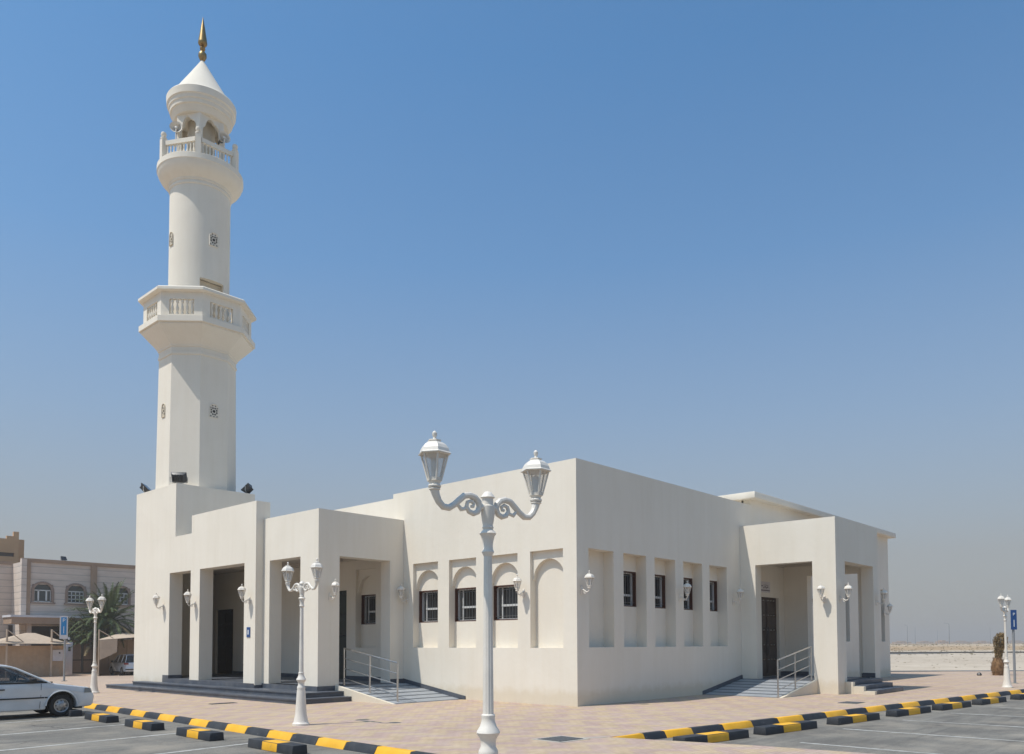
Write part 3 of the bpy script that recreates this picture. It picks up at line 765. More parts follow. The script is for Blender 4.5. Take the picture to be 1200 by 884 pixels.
for nrm, t, o, zb in faces:
    for j in range(5):
        q = nrm * (ap - 0.08) + t * (-o + 2 * o * (j + 0.5) / 5)
        if balu is None:
            m_ = MB(); m_.lathe([(r_, z_ * 1.02) for r_, z_ in prof], 10); balu = m_.build('baluster', Wm, parapet, (q.x, q.y, zb))
        else: dup(balu, parapet, (q.x, q.y, zb))
# upper round shaft with a recessed doorway facing -y
mb = MB(); n = 72; r = 1.205; zs = [14.76, 16.74, 18, 19.4, 20.68]
da0, da1 = R(-90 - 25), R(-90 + 25)
for j in range(4):
    for i in range(n):
        a = 2 * math.pi * i / n - math.pi; b = a + 2 * math.pi / n; m = (a + b) / 2
        if j == 0 and da0 < m < da1: continue
        p = lambda an, z: (r * math.cos(an), r * math.sin(an), mz(z))
        mb.add([p(a, zs[j]), p(b, zs[j]), p(b, zs[j + 1]), p(a, zs[j + 1])], [(0, 1, 2, 3)], 0, True)
xw = r * math.sin(R(25)); yf = -r * math.cos(R(25)); yb = -0.92
mb.quad((-xw, yf, mz(14.76)), (-xw, yb, mz(14.76)), (-xw, yb, mz(16.74)), (-xw, yf, mz(16.74))); mb.quad((xw, yf, mz(14.76)), (xw, yb, mz(14.76)), (xw, yb, mz(16.74)), (xw, yf, mz(16.74)))
arc = [(r * math.cos(R(-115 + 5 * q)), r * math.sin(R(-115 + 5 * q)), mz(16.74)) for q in range(11)]
mb.add(arc + [(xw, yb, mz(16.74)), (-xw, yb, mz(16.74))], [tuple(range(13))])
mb.build('upper_shaft', Wm, minaret)
mb = MB(); mb.box(-xw + .01, xw - .01, -0.915, -0.87, mz(14.77), mz(16.72)); mb.build('door', M['beige_door_and_recess'], minaret)
# ring, bell and upper deck
mb = MB(); mb.lathe([(1.205, mz(20.64)), (1.24, mz(20.66)), (1.25, mz(20.72)), (1.225, mz(20.76)), (1.225, mz(20.80)), (1.26, mz(20.83)), (1.27, mz(20.89)), (1.32, mz(20.93)), (1.46, mz(21.03)), (1.58, mz(21.16)), (1.66, mz(21.30)), (1.69, mz(21.42)), (1.715, mz(21.44)), (1.715, mz(21.66)), (1.68, mz(21.69))], 64, smooth=True, cap=False)
mb.lathe([(1.69, mz(21.685)), (0.2, mz(21.69))], 64, cap=False)
mb.build('upper_balcony', Wm, minaret)
# hexagonal railing
rail = MB(); HR = 1.60
hx = [(HR * math.cos(R(-120 + 60 * k)), HR * math.sin(R(-120 + 60 * k))) for k in range(6)]
railroot = None
post0 = None
for k in range(6):
    x, y = hx[k]
    if post0 is None:
        m_ = MB(); m_.box(-0.11, 0.11, -0.11, 0.11, mz(21.60), mz(22.48)); m_.lathe([(0.13, mz(22.481)), (0.13, mz(22.53)), (0.05, mz(22.55)), (0.09, mz(22.60)), (0.115, mz(22.68)), (0.09, mz(22.76)), (0.0, mz(22.80))], 14)
        post0 = m_.build('railing_post', Wm, minaret, (x, y, 0), R(-120 + 60 * k))
    else: dup(post0, minaret, (x, y, 0), R(-120 + 60 * k))
L_ = HR - 0.24
rp = MB(); rp.box(-L_ / 2, L_ / 2, -0.06, 0.06, mz(22.20), mz(22.38)); rp.box(-L_ / 2, L_ / 2, -0.06, 0.06, mz(21.62), mz(21.74))
for j in range(9):
    u = -L_ / 2 + L_ * (j + 0.5) / 9
    rp.lathe([(0.022, mz(21.74)), (0.04, mz(21.80)), (0.042, mz(21.88)), (0.02, mz(22.0)), (0.035, mz(22.12)), (0.03, mz(22.2))], 8, (u, 0), cap=False)
rp0 = None
for k in range(6):
    (x0, y0), (x1, y1) = hx[k], hx[(k + 1) % 6]
    c_ = ((x0 + x1) / 2, (y0 + y1) / 2, 0); az = math.atan2(y1 - y0, x1 - x0)
    if rp0 is None: rp0 = rp.build('railing_panel', Wm, minaret, c_, az)
    else: dup(rp0, minaret, c_, az)
# lantern room: six piers with scalloped arches
ar = MB(); RR = 1.06; sd = RR; apo = RR * math.cos(R(30))
z0, zs_, zt = mz(21.69), mz(22.98), mz(23.80)
def scallop(w):
    pts = []
    lobes = []
    for i in range(31):
        th = math.pi * (1 - i / 30); k_ = 0.86 + 0.16 * abs(math.sin(2.5 * th))
        lobes.append((w * k_ * math.cos(th) if 0 < i < 30 else (-w if i == 0 else w), 0.62 * k_ * math.sin(th) * (1 + 0.10 * math.sin(th) ** 6)))
    return lobes
for k in range(6):
    a = R(-90 + 60 * k); nrm = Vector((math.cos(a), math.sin(a), 0)); t = Vector((-nrm.y, nrm.x, 0))
    def L(u, d, z): q = nrm * (apo - d) + t * u; return (q.x, q.y, z)
    w = sd * 0.37; S = scallop(w)
    for d in (0, 0.14):
        for q in range(len(S) - 1):
            (u0, h0), (u1, h1) = S[q], S[q + 1]
            ar.quad(L(u0, d, zs_ + h0), L(u1, d, zs_ + h1), L(u1, d, zt), L(u0, d, zt))
        for sg in (-1, 1):
            ar.quad(L(sg * w, d, z0), L(sg * sd / 2, d, z0), L(sg * sd / 2, d, zt), L(sg * w, d, zt))
    for q in range(len(S) - 1):
        (u0, h0), (u1, h1) = S[q], S[q + 1]
        ar.quad(L(u0, 0, zs_ + h0), L(u1, 0, zs_ + h1), L(u1, .14, zs_ + h1), L(u0, .14, zs_ + h0))
    for sg in (-1, 1): ar.quad(L(sg * w, 0, z0), L(sg * w, .14, z0), L(sg * w, .14, zs_), L(sg * w, 0, zs_))
ar.build('lantern_room', Wm, minaret)
mb = MB(); mb.lathe([(0.55, mz(21.69)), (0.55, mz(23.79))], 24, cap=False); mb.build('stair_core', M['beige_door_and_recess'], minaret)
mb = MB(); mb.lathe([(0.3, mz(23.78)), (1.05, mz(23.76)), (1.09, mz(23.78)), (1.11, mz(23.86)), (1.17, mz(23.92)), (1.19, mz(24.02)), (1.25, mz(24.05)), (1.27, mz(24.20)), (1.31, mz(24.23)), (1.33, mz(24.36)), (1.38, mz(24.40)), (1.40, mz(24.68)), (1.36, mz(24.74)), (1.22, mz(24.80))], 64, cap=False)
mb.build('cornice', Wm, minaret)
mb = MB(); mb.lathe([(1.24, mz(24.79)), (1.10, mz(24.98)), (0.55, mz(25.86)), (0.10, mz(26.60)), (0.05, mz(26.68))], 64); mb.build('cone_roof', Wm, minaret)
mb = MB(); mb.lathe([(0.05, mz(26.66)), (0.11, mz(26.72)), (0.17, mz(26.86)), (0.165, mz(26.98)), (0.09, mz(27.08)), (0.06, mz(27.12)), (0.10, mz(27.16)), (0.115, mz(27.22)), (0.08, mz(27.28)), (0.06, mz(27.34)), (0.15, mz(27.37)), (0.19, mz(27.44)), (0.185, mz(27.50)), (0.10, mz(28.05)), (0.005, mz(28.62))], 24)
mb.build('finial', M['brass'], minaret)
# lattice windows: arch plates, rosette holes painted on as flat dark discs
def lattice(loc, rz, slot=False):
    m_ = MB(); w, h = 0.185, 0.28; n = 12
    out = [(-w, -h), (w, -h)] + [(w * math.cos(math.pi * i / n), 0.10 + w * math.sin(math.pi * i / n) * 0.95) for i in range(n + 1)]
    inn = [(x * 0.88, (z + 0.0) * 0.92) for x, z in out]; N = len(out)
    m_.add([(x, -0.03, z) for x, z in out] + [(x, -0.001, z) for x, z in inn] + [(x, 0.05, z) for x, z in out], [(i, (i + 1) % N, N + (i + 1) % N, N + i) for i in range(N)] + [(i, (i + 1) % N, 2 * N + (i + 1) % N, 2 * N + i) for i in range(N)])
    m_.add([(x, -0.002, z) for x, z in inn], [tuple(range(N))])
    o = m_.build('lattice_window', M['beige_door_and_recess'] if slot else Wm, minaret, loc, rz, merge=False)  # slot plates are coloured brownish to stand for recess shade
    if slot:
        for v_ in o.data.vertices: v_.co.x *= 0.75
    d = MB()
    def disc(cx_, cz_, r_, sq=1.0):
        d.add([(cx_ + r_ * math.cos(2 * math.pi * i / 10), -0.006, cz_ + r_ * sq * math.sin(2 * math.pi * i / 10)) for i in range(10)], [tuple(range(10))])
    disc(0, -0.02, 0.045 if slot else 0.062)
    for i in range(0, 8, 2 if slot else 1):
        a = R(22.5 + 45 * i); disc(0.125 * math.cos(a), -0.02 + 0.135 * math.sin(a), 0.036, 1.1)
    for x, z in () if slot else ((-0.13, -0.22), (0.13, -0.22), (0, -0.235), (-0.06, 0.2), (0.06, 0.2), (-0.135, 0.12), (0.135, 0.12)): disc(x, z, 0.028)
    d.build('hole_shade_disc', M['hole'], o, merge=False)
    return o
af = 1.535 * math.cos(A8)
lattice((0, -af - 0.006, mz(11.26)), 0); lattice((-af - 0.006, 0, mz(11.26)), W90, True)
lattice((0.0, -1.216, mz(18.46)), 0); lattice((-1.216, 0.0, mz(18.46)), W90, True)

# horn loudspeakers on the upper balcony
def loudspeaker(loc, rz, tilt, label):
    root = empty('loudspeaker', loc, 0, label=label, cat='loudspeaker', group='horn loudspeakers on the minaret balcony')
    m_ = MB(); prof_ = [(0.045, 0.34), (0.06, 0.26), (0.09, 0.18), (0.14, 0.09), (0.21, 0.02), (0.245, 0.0), (0.25, -0.01)]
    inner = [(0.24, -0.005), (0.20, 0.03), (0.13, 0.10), (0.08, 0.19), (0.04, 0.27)]
    m_.lathe([(r_, -z_) for r_, z_ in prof_], 24, cap=False); m_.lathe([(r_, -z_) for r_, z_ in inner], 24, cap=False)
    m_.lathe([(0.0, -0.12), (0.05, -0.10), (0.055, -0.02), (0.0, 0.0)], 12)
    h = m_.build('horn', M['lamp_white'], root); h.rotation_euler = (R(90 - tilt), 0, rz)
    m_ = MB(); m_.tube([(0, 0, -0.85), (0, 0, -0.1)], 0.025, 8); m_.build('bracket', M['lamp_white'], root)
    m_ = MB(); m_.lathe([(0.07, -0.52), (0.08, -0.46), (0.08, -0.34), (0.05, -0.30)], 14); d_ = m_.build('driver', M['dark_metal'], root); d_.rotation_euler = (R(90 - tilt), 0, rz)
    return root
dcam = Vector((-0.438, -0.899, 0)); sd_ = Vector((-0.899, 0.438, 0))
q = Vector((TX, TY, 0)) + sd_ * 0.98 + dcam * 0.78
loudspeaker((q.x, q.y, 23.08), R(-35), 5, 'left white horn loudspeaker on the upper minaret balcony')
q = Vector((TX, TY, 0)) - sd_ * 0.90 + dcam * 0.95
loudspeaker((q.x, q.y, 22.98), R(-5), 5, 'right white horn loudspeaker on the upper minaret balcony')

# floodlights on the tower base
def floodlight(loc, rz, tilt, label, group='floodlights at the foot of the minaret'):
    root = empty('floodlight', loc, rz, label=label, cat='floodlight', group=group)
    m_ = MB(); w, h, d = 0.30, 0.22, 0.11
    front = [(-w, 0, -h), (w, 0, -h), (w, 0, h), (-w, 0, h)]; back = [(-w * .7, d * 1.4, -h * .6), (w * .7, d * 1.4, -h * .6), (w * .7, d * 1.4, h * .6), (-w * .7, d * 1.4, h * .6)]
    m_.add(front + back, [(0, 1, 2, 3), (7, 6, 5, 4), (0, 4, 5, 1), (1, 5, 6, 2), (2, 6, 7, 3), (3, 7, 4, 0)])
    for x in (-0.2, -0.1, 0, 0.1, 0.2): m_.box(x - 0.008, x + 0.008, d * 0.8, d * 1.9, -h * 0.7, h * 0.7)
    b_ = m_.build('housing', M['dark_metal'], root, (0, 0, 0.27), bevel=0.012); b_.rotation_euler = (R(tilt), 0, 0)
    m_ = MB(); m_.box(-w * .88, w * .88, -0.008, -0.002, -h * .85, h * .85); g_ = m_.build('lens', M['pane'], b_)
    m_ = MB(); m_.tube([(-w - .03, 0.05, 0.27), (-w - .03, 0.05, 0.10), (-w * .5, 0.05, 0.03), (w * .5, 0.05, 0.03), (w + .03, 0.05, 0.10), (w + .03, 0.05, 0.27)], 0.015, 6)
    m_.box(-0.06, 0.06, 0.0, 0.1, 0, 0.03); m_.build('bracket', M['steel'], root)
    return root
floodlight((-3.48, 16.95, 8.04), R(140), -25, 'black floodlight on the front corner of the minaret base')
floodlight((-3.45, 19.9, 8.04), R(47), -45, 'black floodlight on the left rear corner of the minaret base')
floodlight((-0.62, 16.95, 8.04), R(-135), -45, 'black floodlight on the right end of the minaret base')

# ------------------------------------------------------------------ lanterns
def lantern_mesh(root, loc, s=1.0, nm='lantern'):
    """hexagonal lantern; z=0 at its seat, top about 0.50*s"""
    f = MB(); n = 6
    f.lathe([(0.03, 0), (0.055, 0.005), (0.06, 0.02), (0.045, 0.035), (0.05, 0.05), (0.062, 0.062)], 12)
    zb, zt, rb, rt = 0.062, 0.300, 0.060, 0.126
    f.lathe([(rb, zb), (rb + 0.004, zb + 0.03)], 6, smooth=False)
    for i in range(n):
        a = 2 * math.pi * i / n; c_, s_ = math.cos(a), math.sin(a)
        f.tube([(rb * c_, rb * s_, zb), (rt * c_, rt * s_, zt)], 0.0085, 5)
        b = a + math.pi / 3
        f.tube([(rt * c_, rt * s_, zt), (rt * math.cos(b), rt * math.sin(b), zt)], 0.010, 5)
    o = f.build(nm, M['lamp_white'], root, loc); o.scale = (s, s, s)
    g = MB(); g.lathe([(rb - 0.004, zb + 0.02), (rt - 0.006, zt)], 6, smooth=False, cap=False); g.build('pane', M['lamp_glass'], o)
    r_ = MB(); r_.lathe([(0.150, 0.296), (0.152, 0.303), (0.139, 0.315), (0.130, 0.345), (0.110, 0.376), (0.082, 0.398), (0.056, 0.408), (0.055, 0.412), (0.062, 0.418), (0.060, 0.426), (0.03, 0.432)], 6, smooth=False)
    r_.build('lantern_roof', M['lamp_white'], o)
    t_ = MB(); t_.lathe([(0.018, 0.432), (0.013, 0.45), (0.021, 0.468), (0.022, 0.49), (0.010, 0.506), (0.0, 0.512)], 10); t_.build('finial', M['lamp_white'], o)
    b_ = MB(); b_.lathe([(0.02, 0.07), (0.02, 0.13), (0.032, 0.16), (0.034, 0.24), (0.0, 0.27)], 10); b_.build('bulb', M['sign_white'], o)
    return o

def lamp_post(loc, rz, label, height_scale=1.0):
    root = empty('lamp_post', loc, rz, label=label, cat='lamp post', group='white twin lantern lamp posts')
    m_ = MB(); m_.lathe([(0.185, 0), (0.185, 0.04), (0.165, 0.055), (0.15, 0.09), (0.142, 0.15), (0.125, 0.22), (0.116, 0.34), (0.103, 0.55), (0.090, 0.74), (0.084, 0.78), (0.089, 0.80), (0.085, 0.83), (0.068, 0.86), (0.066, 0.90), (0.072, 0.93), (0.095, 0.965), (0.105, 0.985), (0.098, 1.005), (0.075, 1.04), (0.062, 1.08), (0.058, 1.11), (0.062, 1.125), (0.062, 1.14), (0.050, 1.15)], 28)
    m_.build('base', M['lamp_white'], root)
    m_ = MB(); n = 16; P = []; zz = [1.15, 2.56]; rr = [0.049, 0.037]
    fl = [];                                                   # fluted shaft
    for z, r_ in zip(zz, rr):
        for i in range(n * 4):
            a = 2 * math.pi * i / (n * 4); q = r_ * (1 - 0.055 * (math.cos(a * 10) > 0.2)); P.append((q * math.cos(a), q * math.sin(a), z))
    N = n * 4; m_.add(P, [(i, (i + 1) % N, N + (i + 1) % N, N + i) for i in range(N)], 0, True)
    m_.build('shaft', M['lamp_white'], root)
    m_ = MB(); m_.lathe([(0.037, 2.55), (0.046, 2.57), (0.057, 2.59), (0.048, 2.61), (0.045, 2.63), (0.045, 2.66), (0.052, 2.70), (0.062, 2.735), (0.078, 2.755), (0.066, 2.77), (0.045, 2.79), (0.052, 2.81), (0.045, 2.83), (0.05, 2.85), (0.062, 2.93), (0.066, 3.0), (0.05, 3.01), (0.05, 3.07), (0.066, 3.08), (0.05, 3.105), (0.03, 3.13), (0.0, 3.14)], 20)
    m_.build('capital', M['lamp_white'], root)
    arm = [(0.52, 0.12), (0.505, 0.07), (0.48, 0.02), (0.44, -0.02), (0.385, -0.028), (0.33, -0.005), (0.28, 0.035), (0.235, 0.075), (0.18, 0.085), (0.13, 0.07), (0.095, 0.035), (0.085, -0.01), (0.105, -0.055), (0.145, -0.075), (0.19, -0.06), (0.215, -0.02), (0.205, 0.02), (0.17, 0.035), (0.14, 0.015), (0.15, -0.012), (0.17, -0.012)]
    rad = [0.036, 0.030, 0.027, 0.026, 0.026, 0.025, 0.025, 0.025, 0.025, 0.026, 0.026, 0.025, 0.023, 0.022, 0.020, 0.018, 0.016, 0.015, 0.014, 0.014, 0.012]
    H = 2.995
    arm = [(x * 1.09, z - 0.025 * max(0, min(1, (x - 0.30) / 0.1))) for x, z in arm]; rad = [q * 1.14 for q in rad]
    a0 = None
    for sgn in (-1, 1):
        if a0 is None:
            m_ = MB(); m_.tube([(x, 0, H + z) for x, z in arm], rad, 10)
            m_.tube([(0.33, 0, H - 0.01), (0.29, 0, H - 0.05), (0.25, 0, H - 0.04), (0.215, 0, H - 0.03)], [0.014, 0.02, 0.016, 0.01], 8)
            m_.tube([(0.30, 0, H + 0.03), (0.27, 0, H + 0.085), (0.22, 0, H + 0.10)], [0.012, 0.014, 0.008], 8)
            m_.tube([(0.03, 0, H + 0.0), (0.09, 0, H - 0.01)], 0.03, 10)
            m_.lathe([(0.036, H + 0.085), (0.05, H + 0.093), (0.05, H + 0.103), (0.03, H + 0.11)], 16, (0.5668, 0))
            a0 = m_.build('arm', M['lamp_white'], root)
        else: dup(a0, root, (0, 0, 0), math.pi)
    l0 = lantern_mesh(root, (0.5668, 0, H + 0.105), 0.97); l0.rotation_euler = (0, 0, R(10))
    dup(l0, root, (-0.5668, 0, H + 0.105), R(10))
    return root
lp = lamp_post((-12.66, -8.86, -0.02), R(-9), 'large white lamp post with twin lanterns standing in front of the mosque at the centre')
dup(lp, None, (-7.93, 1.42, 0), R(90), 'white twin lantern lamp post in front of the corner porch')
dup(lp, None, (-6.34, 17.36, 0), R(90), 'small distant white twin lantern lamp post right of the white sedan')
dup(lp, None, (18.0, -6.85, 0), R(0), 'distant white twin lantern lamp post beside the wrapped young tree at the right edge')

def wall_lamp(loc, rz, label):
    root = empty('wall_lantern', loc, rz, label=label, cat='wall lamp', group='white wall lanterns on the mosque')
    lantern_mesh(root, (0, -0.29, -0.16), 0.98)
    m_ = MB(); m_.tube([(0, -0.29, -0.15), (0, -0.285, -0.20), (0, -0.25, -0.25), (0, -0.19, -0.26), (0, -0.13, -0.22), (0, -0.07, -0.19), (0, -0.01, -0.20)], [0.022, 0.018, 0.018, 0.018, 0.018, 0.02, 0.022], 8)
    m_.tube([(0, -0.20, -0.25), (0, -0.15, -0.30), (0, -0.10, -0.28), (0, -0.10, -0.245), (0, -0.125, -0.25)], 0.011, 6)
    m_.build('bracket', M['lamp_white'], root)
    m_ = MB(); m_.box(-0.045, 0.045, -0.025, -0.001, -0.32, -0.08); m_.build('back_plate', M['lamp_white'], root, bevel=0.01)
    return root
zl = 3.45
wl = wall_lamp((0, 1.98, zl), W90, 'white wall lantern on the sunlit wall between the third window and the blank arch')
for loc, rz, lb in (((0, 7.27, zl), W90, 'white wall lantern in the shade where the sunlit wall meets the corner porch'),
                    ((-3.0, 7.48, zl), 0, 'white wall lantern on the shaded pier of the corner porch'),
                    ((XA, 17.62, zl), W90, 'white wall lantern furthest left on the block below the minaret'),
                    ((XA, 14.98, zl), W90, 'white wall lantern on the pier between the two tall porch openings'),
                    ((XA, 11.08, zl), W90, 'white wall lantern on the pier above the small blue sign'),
                    ((0.20, 0, zl), 0, 'white wall lantern on the shaded wall right beside the building corner'),
                    ((5.49, 0, zl), 0, 'white wall lantern on the shaded wall in front of the third narrow window'),
                    ((9.2, 0, zl), 0, 'white wall lantern on the shaded wall left of the side porch'),
                    ((PX0, -3.09, zl), W90, 'white wall lantern on the sunlit front pier of the side porch'),
                    ((10.12, PY, zl), 0, 'white wall lantern on the side porch, just round the corner from its sunlit front'),
                    ((13.72, PY, zl), 0, 'white wall lantern on the right pier of the side porch'),
                    ((15.5, 0, zl), 0, 'white wall lantern seen through the side porch openings'),
                    ((25.5, 0, zl), 0, 'white wall lantern furthest right at the far end of the mosque')):
    dup(wl, None, loc, rz, lb)
# small blue sign on the pier
mb = MB(); mb.box(-0.11, 0.11, -0.02, -0.001, -0.17, 0.17); bs = mb.build('wall_sign', M['sign_blue'], None, (XA, 11.12, 2.17), W90)
tag(bs, 'small dark blue sign plate on the pier of the tall porch', 'sign')
mb = MB(); mb.box(-0.03, 0.03, -0.026, -0.021, -0.08, 0.08); mb.build('symbol', M['sign_white'], bs)

# ------------------------------------------------------------------ drains in the paving
def drain(loc, rz, w, l, label, frame=True):
    root = empty('drain_cover', loc, rz, label=label, cat='drain cover')
    if frame:
        m_ = MB(); t = 0.07
        for b in ((-w - t, w + t, -l - t, -l), (-w - t, w + t, l, l + t), (-w - t, -w, -l, l), (w, w + t, -l, l)): m_.box(b[0], b[1], b[2], b[3], -0.02, 0.006)
        m_.build('frame', M['concrete'], root)
    m_ = MB(); m_.box(-w, w, -l, l, -0.03, 0.003)
    n = 9
    for i in range(n): 
        u = -w + 2 * w * (i + 0.5) / n; m_.box(u - w / n * 0.4, u + w / n * 0.4, -l * 0.92, l * 0.92, 0.003, 0.014)
    m_.build('grating', M['grate'], root)
drain((-6.25, -4.47, 0.0), R(-4), 0.33, 0.30, 'square grey drain cover in a pale concrete frame near the kerb tip')
drain((-5.85, 8.78, 0.0), R(90), 0.13, 0.42, 'narrow dark drain slot in the paving before the porch steps', False)
drain((6.25, -5.2, 0.0), 0, 0.36, 0.28, 'dark drain cover in the paving in front of the side porch', False)
mb = MB(); mb.prism_z([(-5.86, -4.60), (-5.42, -4.86), (-5.44, -4.95), (-5.90, -4.68)], -0.01, 0.005); tag(mb.build('channel', M['concrete']), kind='structure')

# ------------------------------------------------------------------ sedan
def arc_pts(cx_, r_, z0_, n=12):
    """wheel arch notch from right to left, starting at the sill"""
    a0_ = math.asin(max(-1, min(1, (z0_ - 0.30) / r_)))
    return [(cx_ + r_ * math.cos(a0_ + (math.pi - 2 * a0_) * i / n), 0.30 + r_ * math.sin(a0_ + (math.pi - 2 * a0_) * i / n)) for i in range(n + 1)]
def wheel(root, loc, r_, w, flip):
    wr = MB(); wr.lathe([(r_ * 0.62, -w / 2), (r_ * 0.93, -w / 2), (r_, -w / 2 + 0.03), (r_, w / 2 - 0.03), (r_ * 0.93, w / 2), (r_ * 0.62, w / 2)], 32, cap=False)
    t = wr.build('tyre', M['rubber'])
    rm = MB(); R_ = r_ * 0.63
    rm.lathe([(R_, 0.0), (R_ * 0.97, w / 2), (R_ * 0.88, w / 2 - 0.005), (R_ * 0.82, w / 2 - 0.035), (R_ * 0.5, w / 2 - 0.02), (R_ * 0.34, w / 2 - 0.01), (R_ * 0.30, w / 2 + 0.005), (0.0, w / 2 + 0.01)], 32, cap=False)
    for i in range(8):
        a = 2 * math.pi * i / 8; rm.add([(R_ * 0.68 * math.cos(a + s1) * q, R_ * 0.68 * math.sin(a + s1) * q, w / 2 - 0.018) for s1, q in ((-.16, .9), (.16, .9), (.14, 1.12), (-.14, 1.12))], [(0, 1, 2, 3)], 1)
    rim = rm.build('rim', [M['hubcap'], M['dark_metal']])
    return t, rim
def make_car(loc, rz, label, P):
    root = empty(P['name'], loc, rz, label=label, cat='car')
    hw = P['hw']
    poly_ = P['outline']
    m_ = MB(); m_.prism(poly_, -hw, hw)
    # shape in plan: narrower nose and tail, sides lean in above the belt
    L0, L1 = P['x0'], P['x1']
    def shp(x, y, z):
        k = 1.0
        fx = (x - L0) / (L1 - L0)
        k *= 1 - 0.14 * max(0, (fx - 0.80) / 0.20) ** 2 - 0.10 * max(0, (0.15 - fx) / 0.15) ** 2
        k *= 1 - 0.07 * max(0, z - 0.62) / 0.3
        k *= 1 - 0.05 * max(0, 0.45 - z) / 0.3
        return (x, y * k, z)
    m_.v = [shp(*p) for p in m_.v]
    body = m_.build('body', M['car'], root, bevel=0.035, sharp=50, segs=3)
    # wheel wells
    m_ = MB(); m_.box(P['wheels'][1] - 0.34, P['wheels'][0] + 0.34, -hw + 0.22, hw - 0.22, 0.22, P['belt'] - 0.1); m_.build('underbody', M['trim_black'], root)
    # greenhouse
    gp = P['roofline']; top = []
    def gy(z): return hw * 0.93 - (z - P['belt']) * P['lean']
    n = len(gp)
    # roof skin: strip between the two cant rails
    m_ = MB(); th = 0.03
    for i in range(n - 1):
        (xa, za), (xb, zb) = gp[i], gp[i + 1]
        if not (P['glass_front'][0] <= i < P['glass_front'][1]) and not (P['glass_rear'][0] <= i < P['glass_rear'][1]):
            ya, yb = gy(za), gy(zb)
            m_.add([(xa, -ya, za), (xb, -yb, zb), (xb, -yb * 0.5, zb + 0.03), (xa, -ya * 0.5, za + 0.03), (xa, ya * 0.5, za + 0.03), (xb, yb * 0.5, zb + 0.03), (xb, yb, zb), (xa, ya, za)], [(0, 1, 2, 3), (3, 2, 5, 4), (4, 5, 6, 7)], 0, True)
            m_.add([(xa, -ya * .96, za - .05), (xb, -yb * .96, zb - .05), (xb, yb * .96, zb - .05), (xa, ya * .96, za - .05)], [(0, 1, 2, 3)], 0)
    for s_ in (-1, 1):
        m_.tube([(x, s_ * gy(z), z - 0.012) for x, z in gp], 0.027, 8)
        for (xb_, xt_) in P['pillars']:
            zt_ = P['roof_z']; m_.tube([(xb_, s_ * gy(P['belt']), P['belt'] - 0.02), (xt_, s_ * gy(zt_), zt_ - 0.03)], 0.035, 8)
    m_.build('roof', M['car'], root, merge=False)
    for s_ in (-1, 1):
        m_ = MB()
        y_ = gy(P['belt']) * 1.004
        m_.box(gp[0][0] + 0.05, gp[-1][0] - 0.05, s_ * (y_ - 0.02), s_ * (y_ + 0.006), P['belt'] - 0.015, P['belt'] + 0.02)
        m_.build('window_seal', M['trim_black'], root)
    # side glass + screens
    for s_ in (-1, 1):
        m_ = MB(); ins = 0.022
        pp = [(x, s_ * (gy(z) - ins), z - 0.03 if 0 < i < n - 1 else z) for i, (x, z) in enumerate(gp)]
        m_.add(pp, [tuple(range(n))]); m_.build('side_window', M['car_glass'], root, merge=False)
    for key, nm in (('glass_front', 'windscreen'), ('glass_rear', 'rear_window')):
        a, b = P[key]; m_ = MB()
        for i in range(a, b):
            (xa, za), (xb, zb) = gp[i], gp[i + 1]; ya, yb = gy(za) - 0.03, gy(zb) - 0.03
            m_.add([(xa, -ya, za), (xb, -yb, zb), (xb, yb, zb), (xa, ya, za)], [(0, 1, 2, 3)])
        m_.build(nm, M['car_glass'], root)
    # interior
    m_ = MB()
    for sx in P['seats']:
        for sy in (-0.36, 0.36):
            m_.prism([(sx - 0.08, P['belt'] - 0.35), (sx + 0.1, P['belt'] - 0.35), (sx - 0.02, P['belt'] + 0.22), (sx - 0.14, P['belt'] + 0.22)], sy - 0.24, sy + 0.24)
            m_.prism([(sx - 0.15, P['belt'] + 0.23), (sx - 0.05, P['belt'] + 0.23), (sx - 0.07, P['belt'] + 0.36), (sx - 0.16, P['belt'] + 0.36)], sy - 0.12, sy + 0.12)
    m_.build('seat', M['seat'], root, bevel=0.02)
    m_ = MB(); sx = P['seats'][0] + 0.62
    m_.tube([(sx + 0.06 * math.sin(2 * math.pi * i / 20), 0.36 + 0.18 * math.cos(2 * math.pi * i / 20), P['belt'] + 0.02 + 0.17 * math.sin(2 * math.pi * i / 20)) for i in range(21)], 0.016, 6)
    m_.box(sx + 0.12, sx + 0.45, -hw * .8, hw * .8, P['belt'] - 0.2, P['belt'] + 0.03)
    m_.build('dashboard', M['trim_black'], root)
    # wheels
    t0 = None
    for i, wx in enumerate(P['wheels']):
        for s_ in (-1, 1):
            if t0 is None:
                t, rim = wheel(root, None, P['wr'], 0.19, False); w0 = empty('wheel'); w0.parent = root; t.parent = w0; rim.parent = w0; t0 = w0; w_ = w0
            else: w_ = dup(t0, root)
            w_.location = (wx, s_ * (hw - 0.12), P['wr']); w_.rotation_euler = (R(90) if s_ < 0 else R(-90), 0, 0)
    return root, body, shp
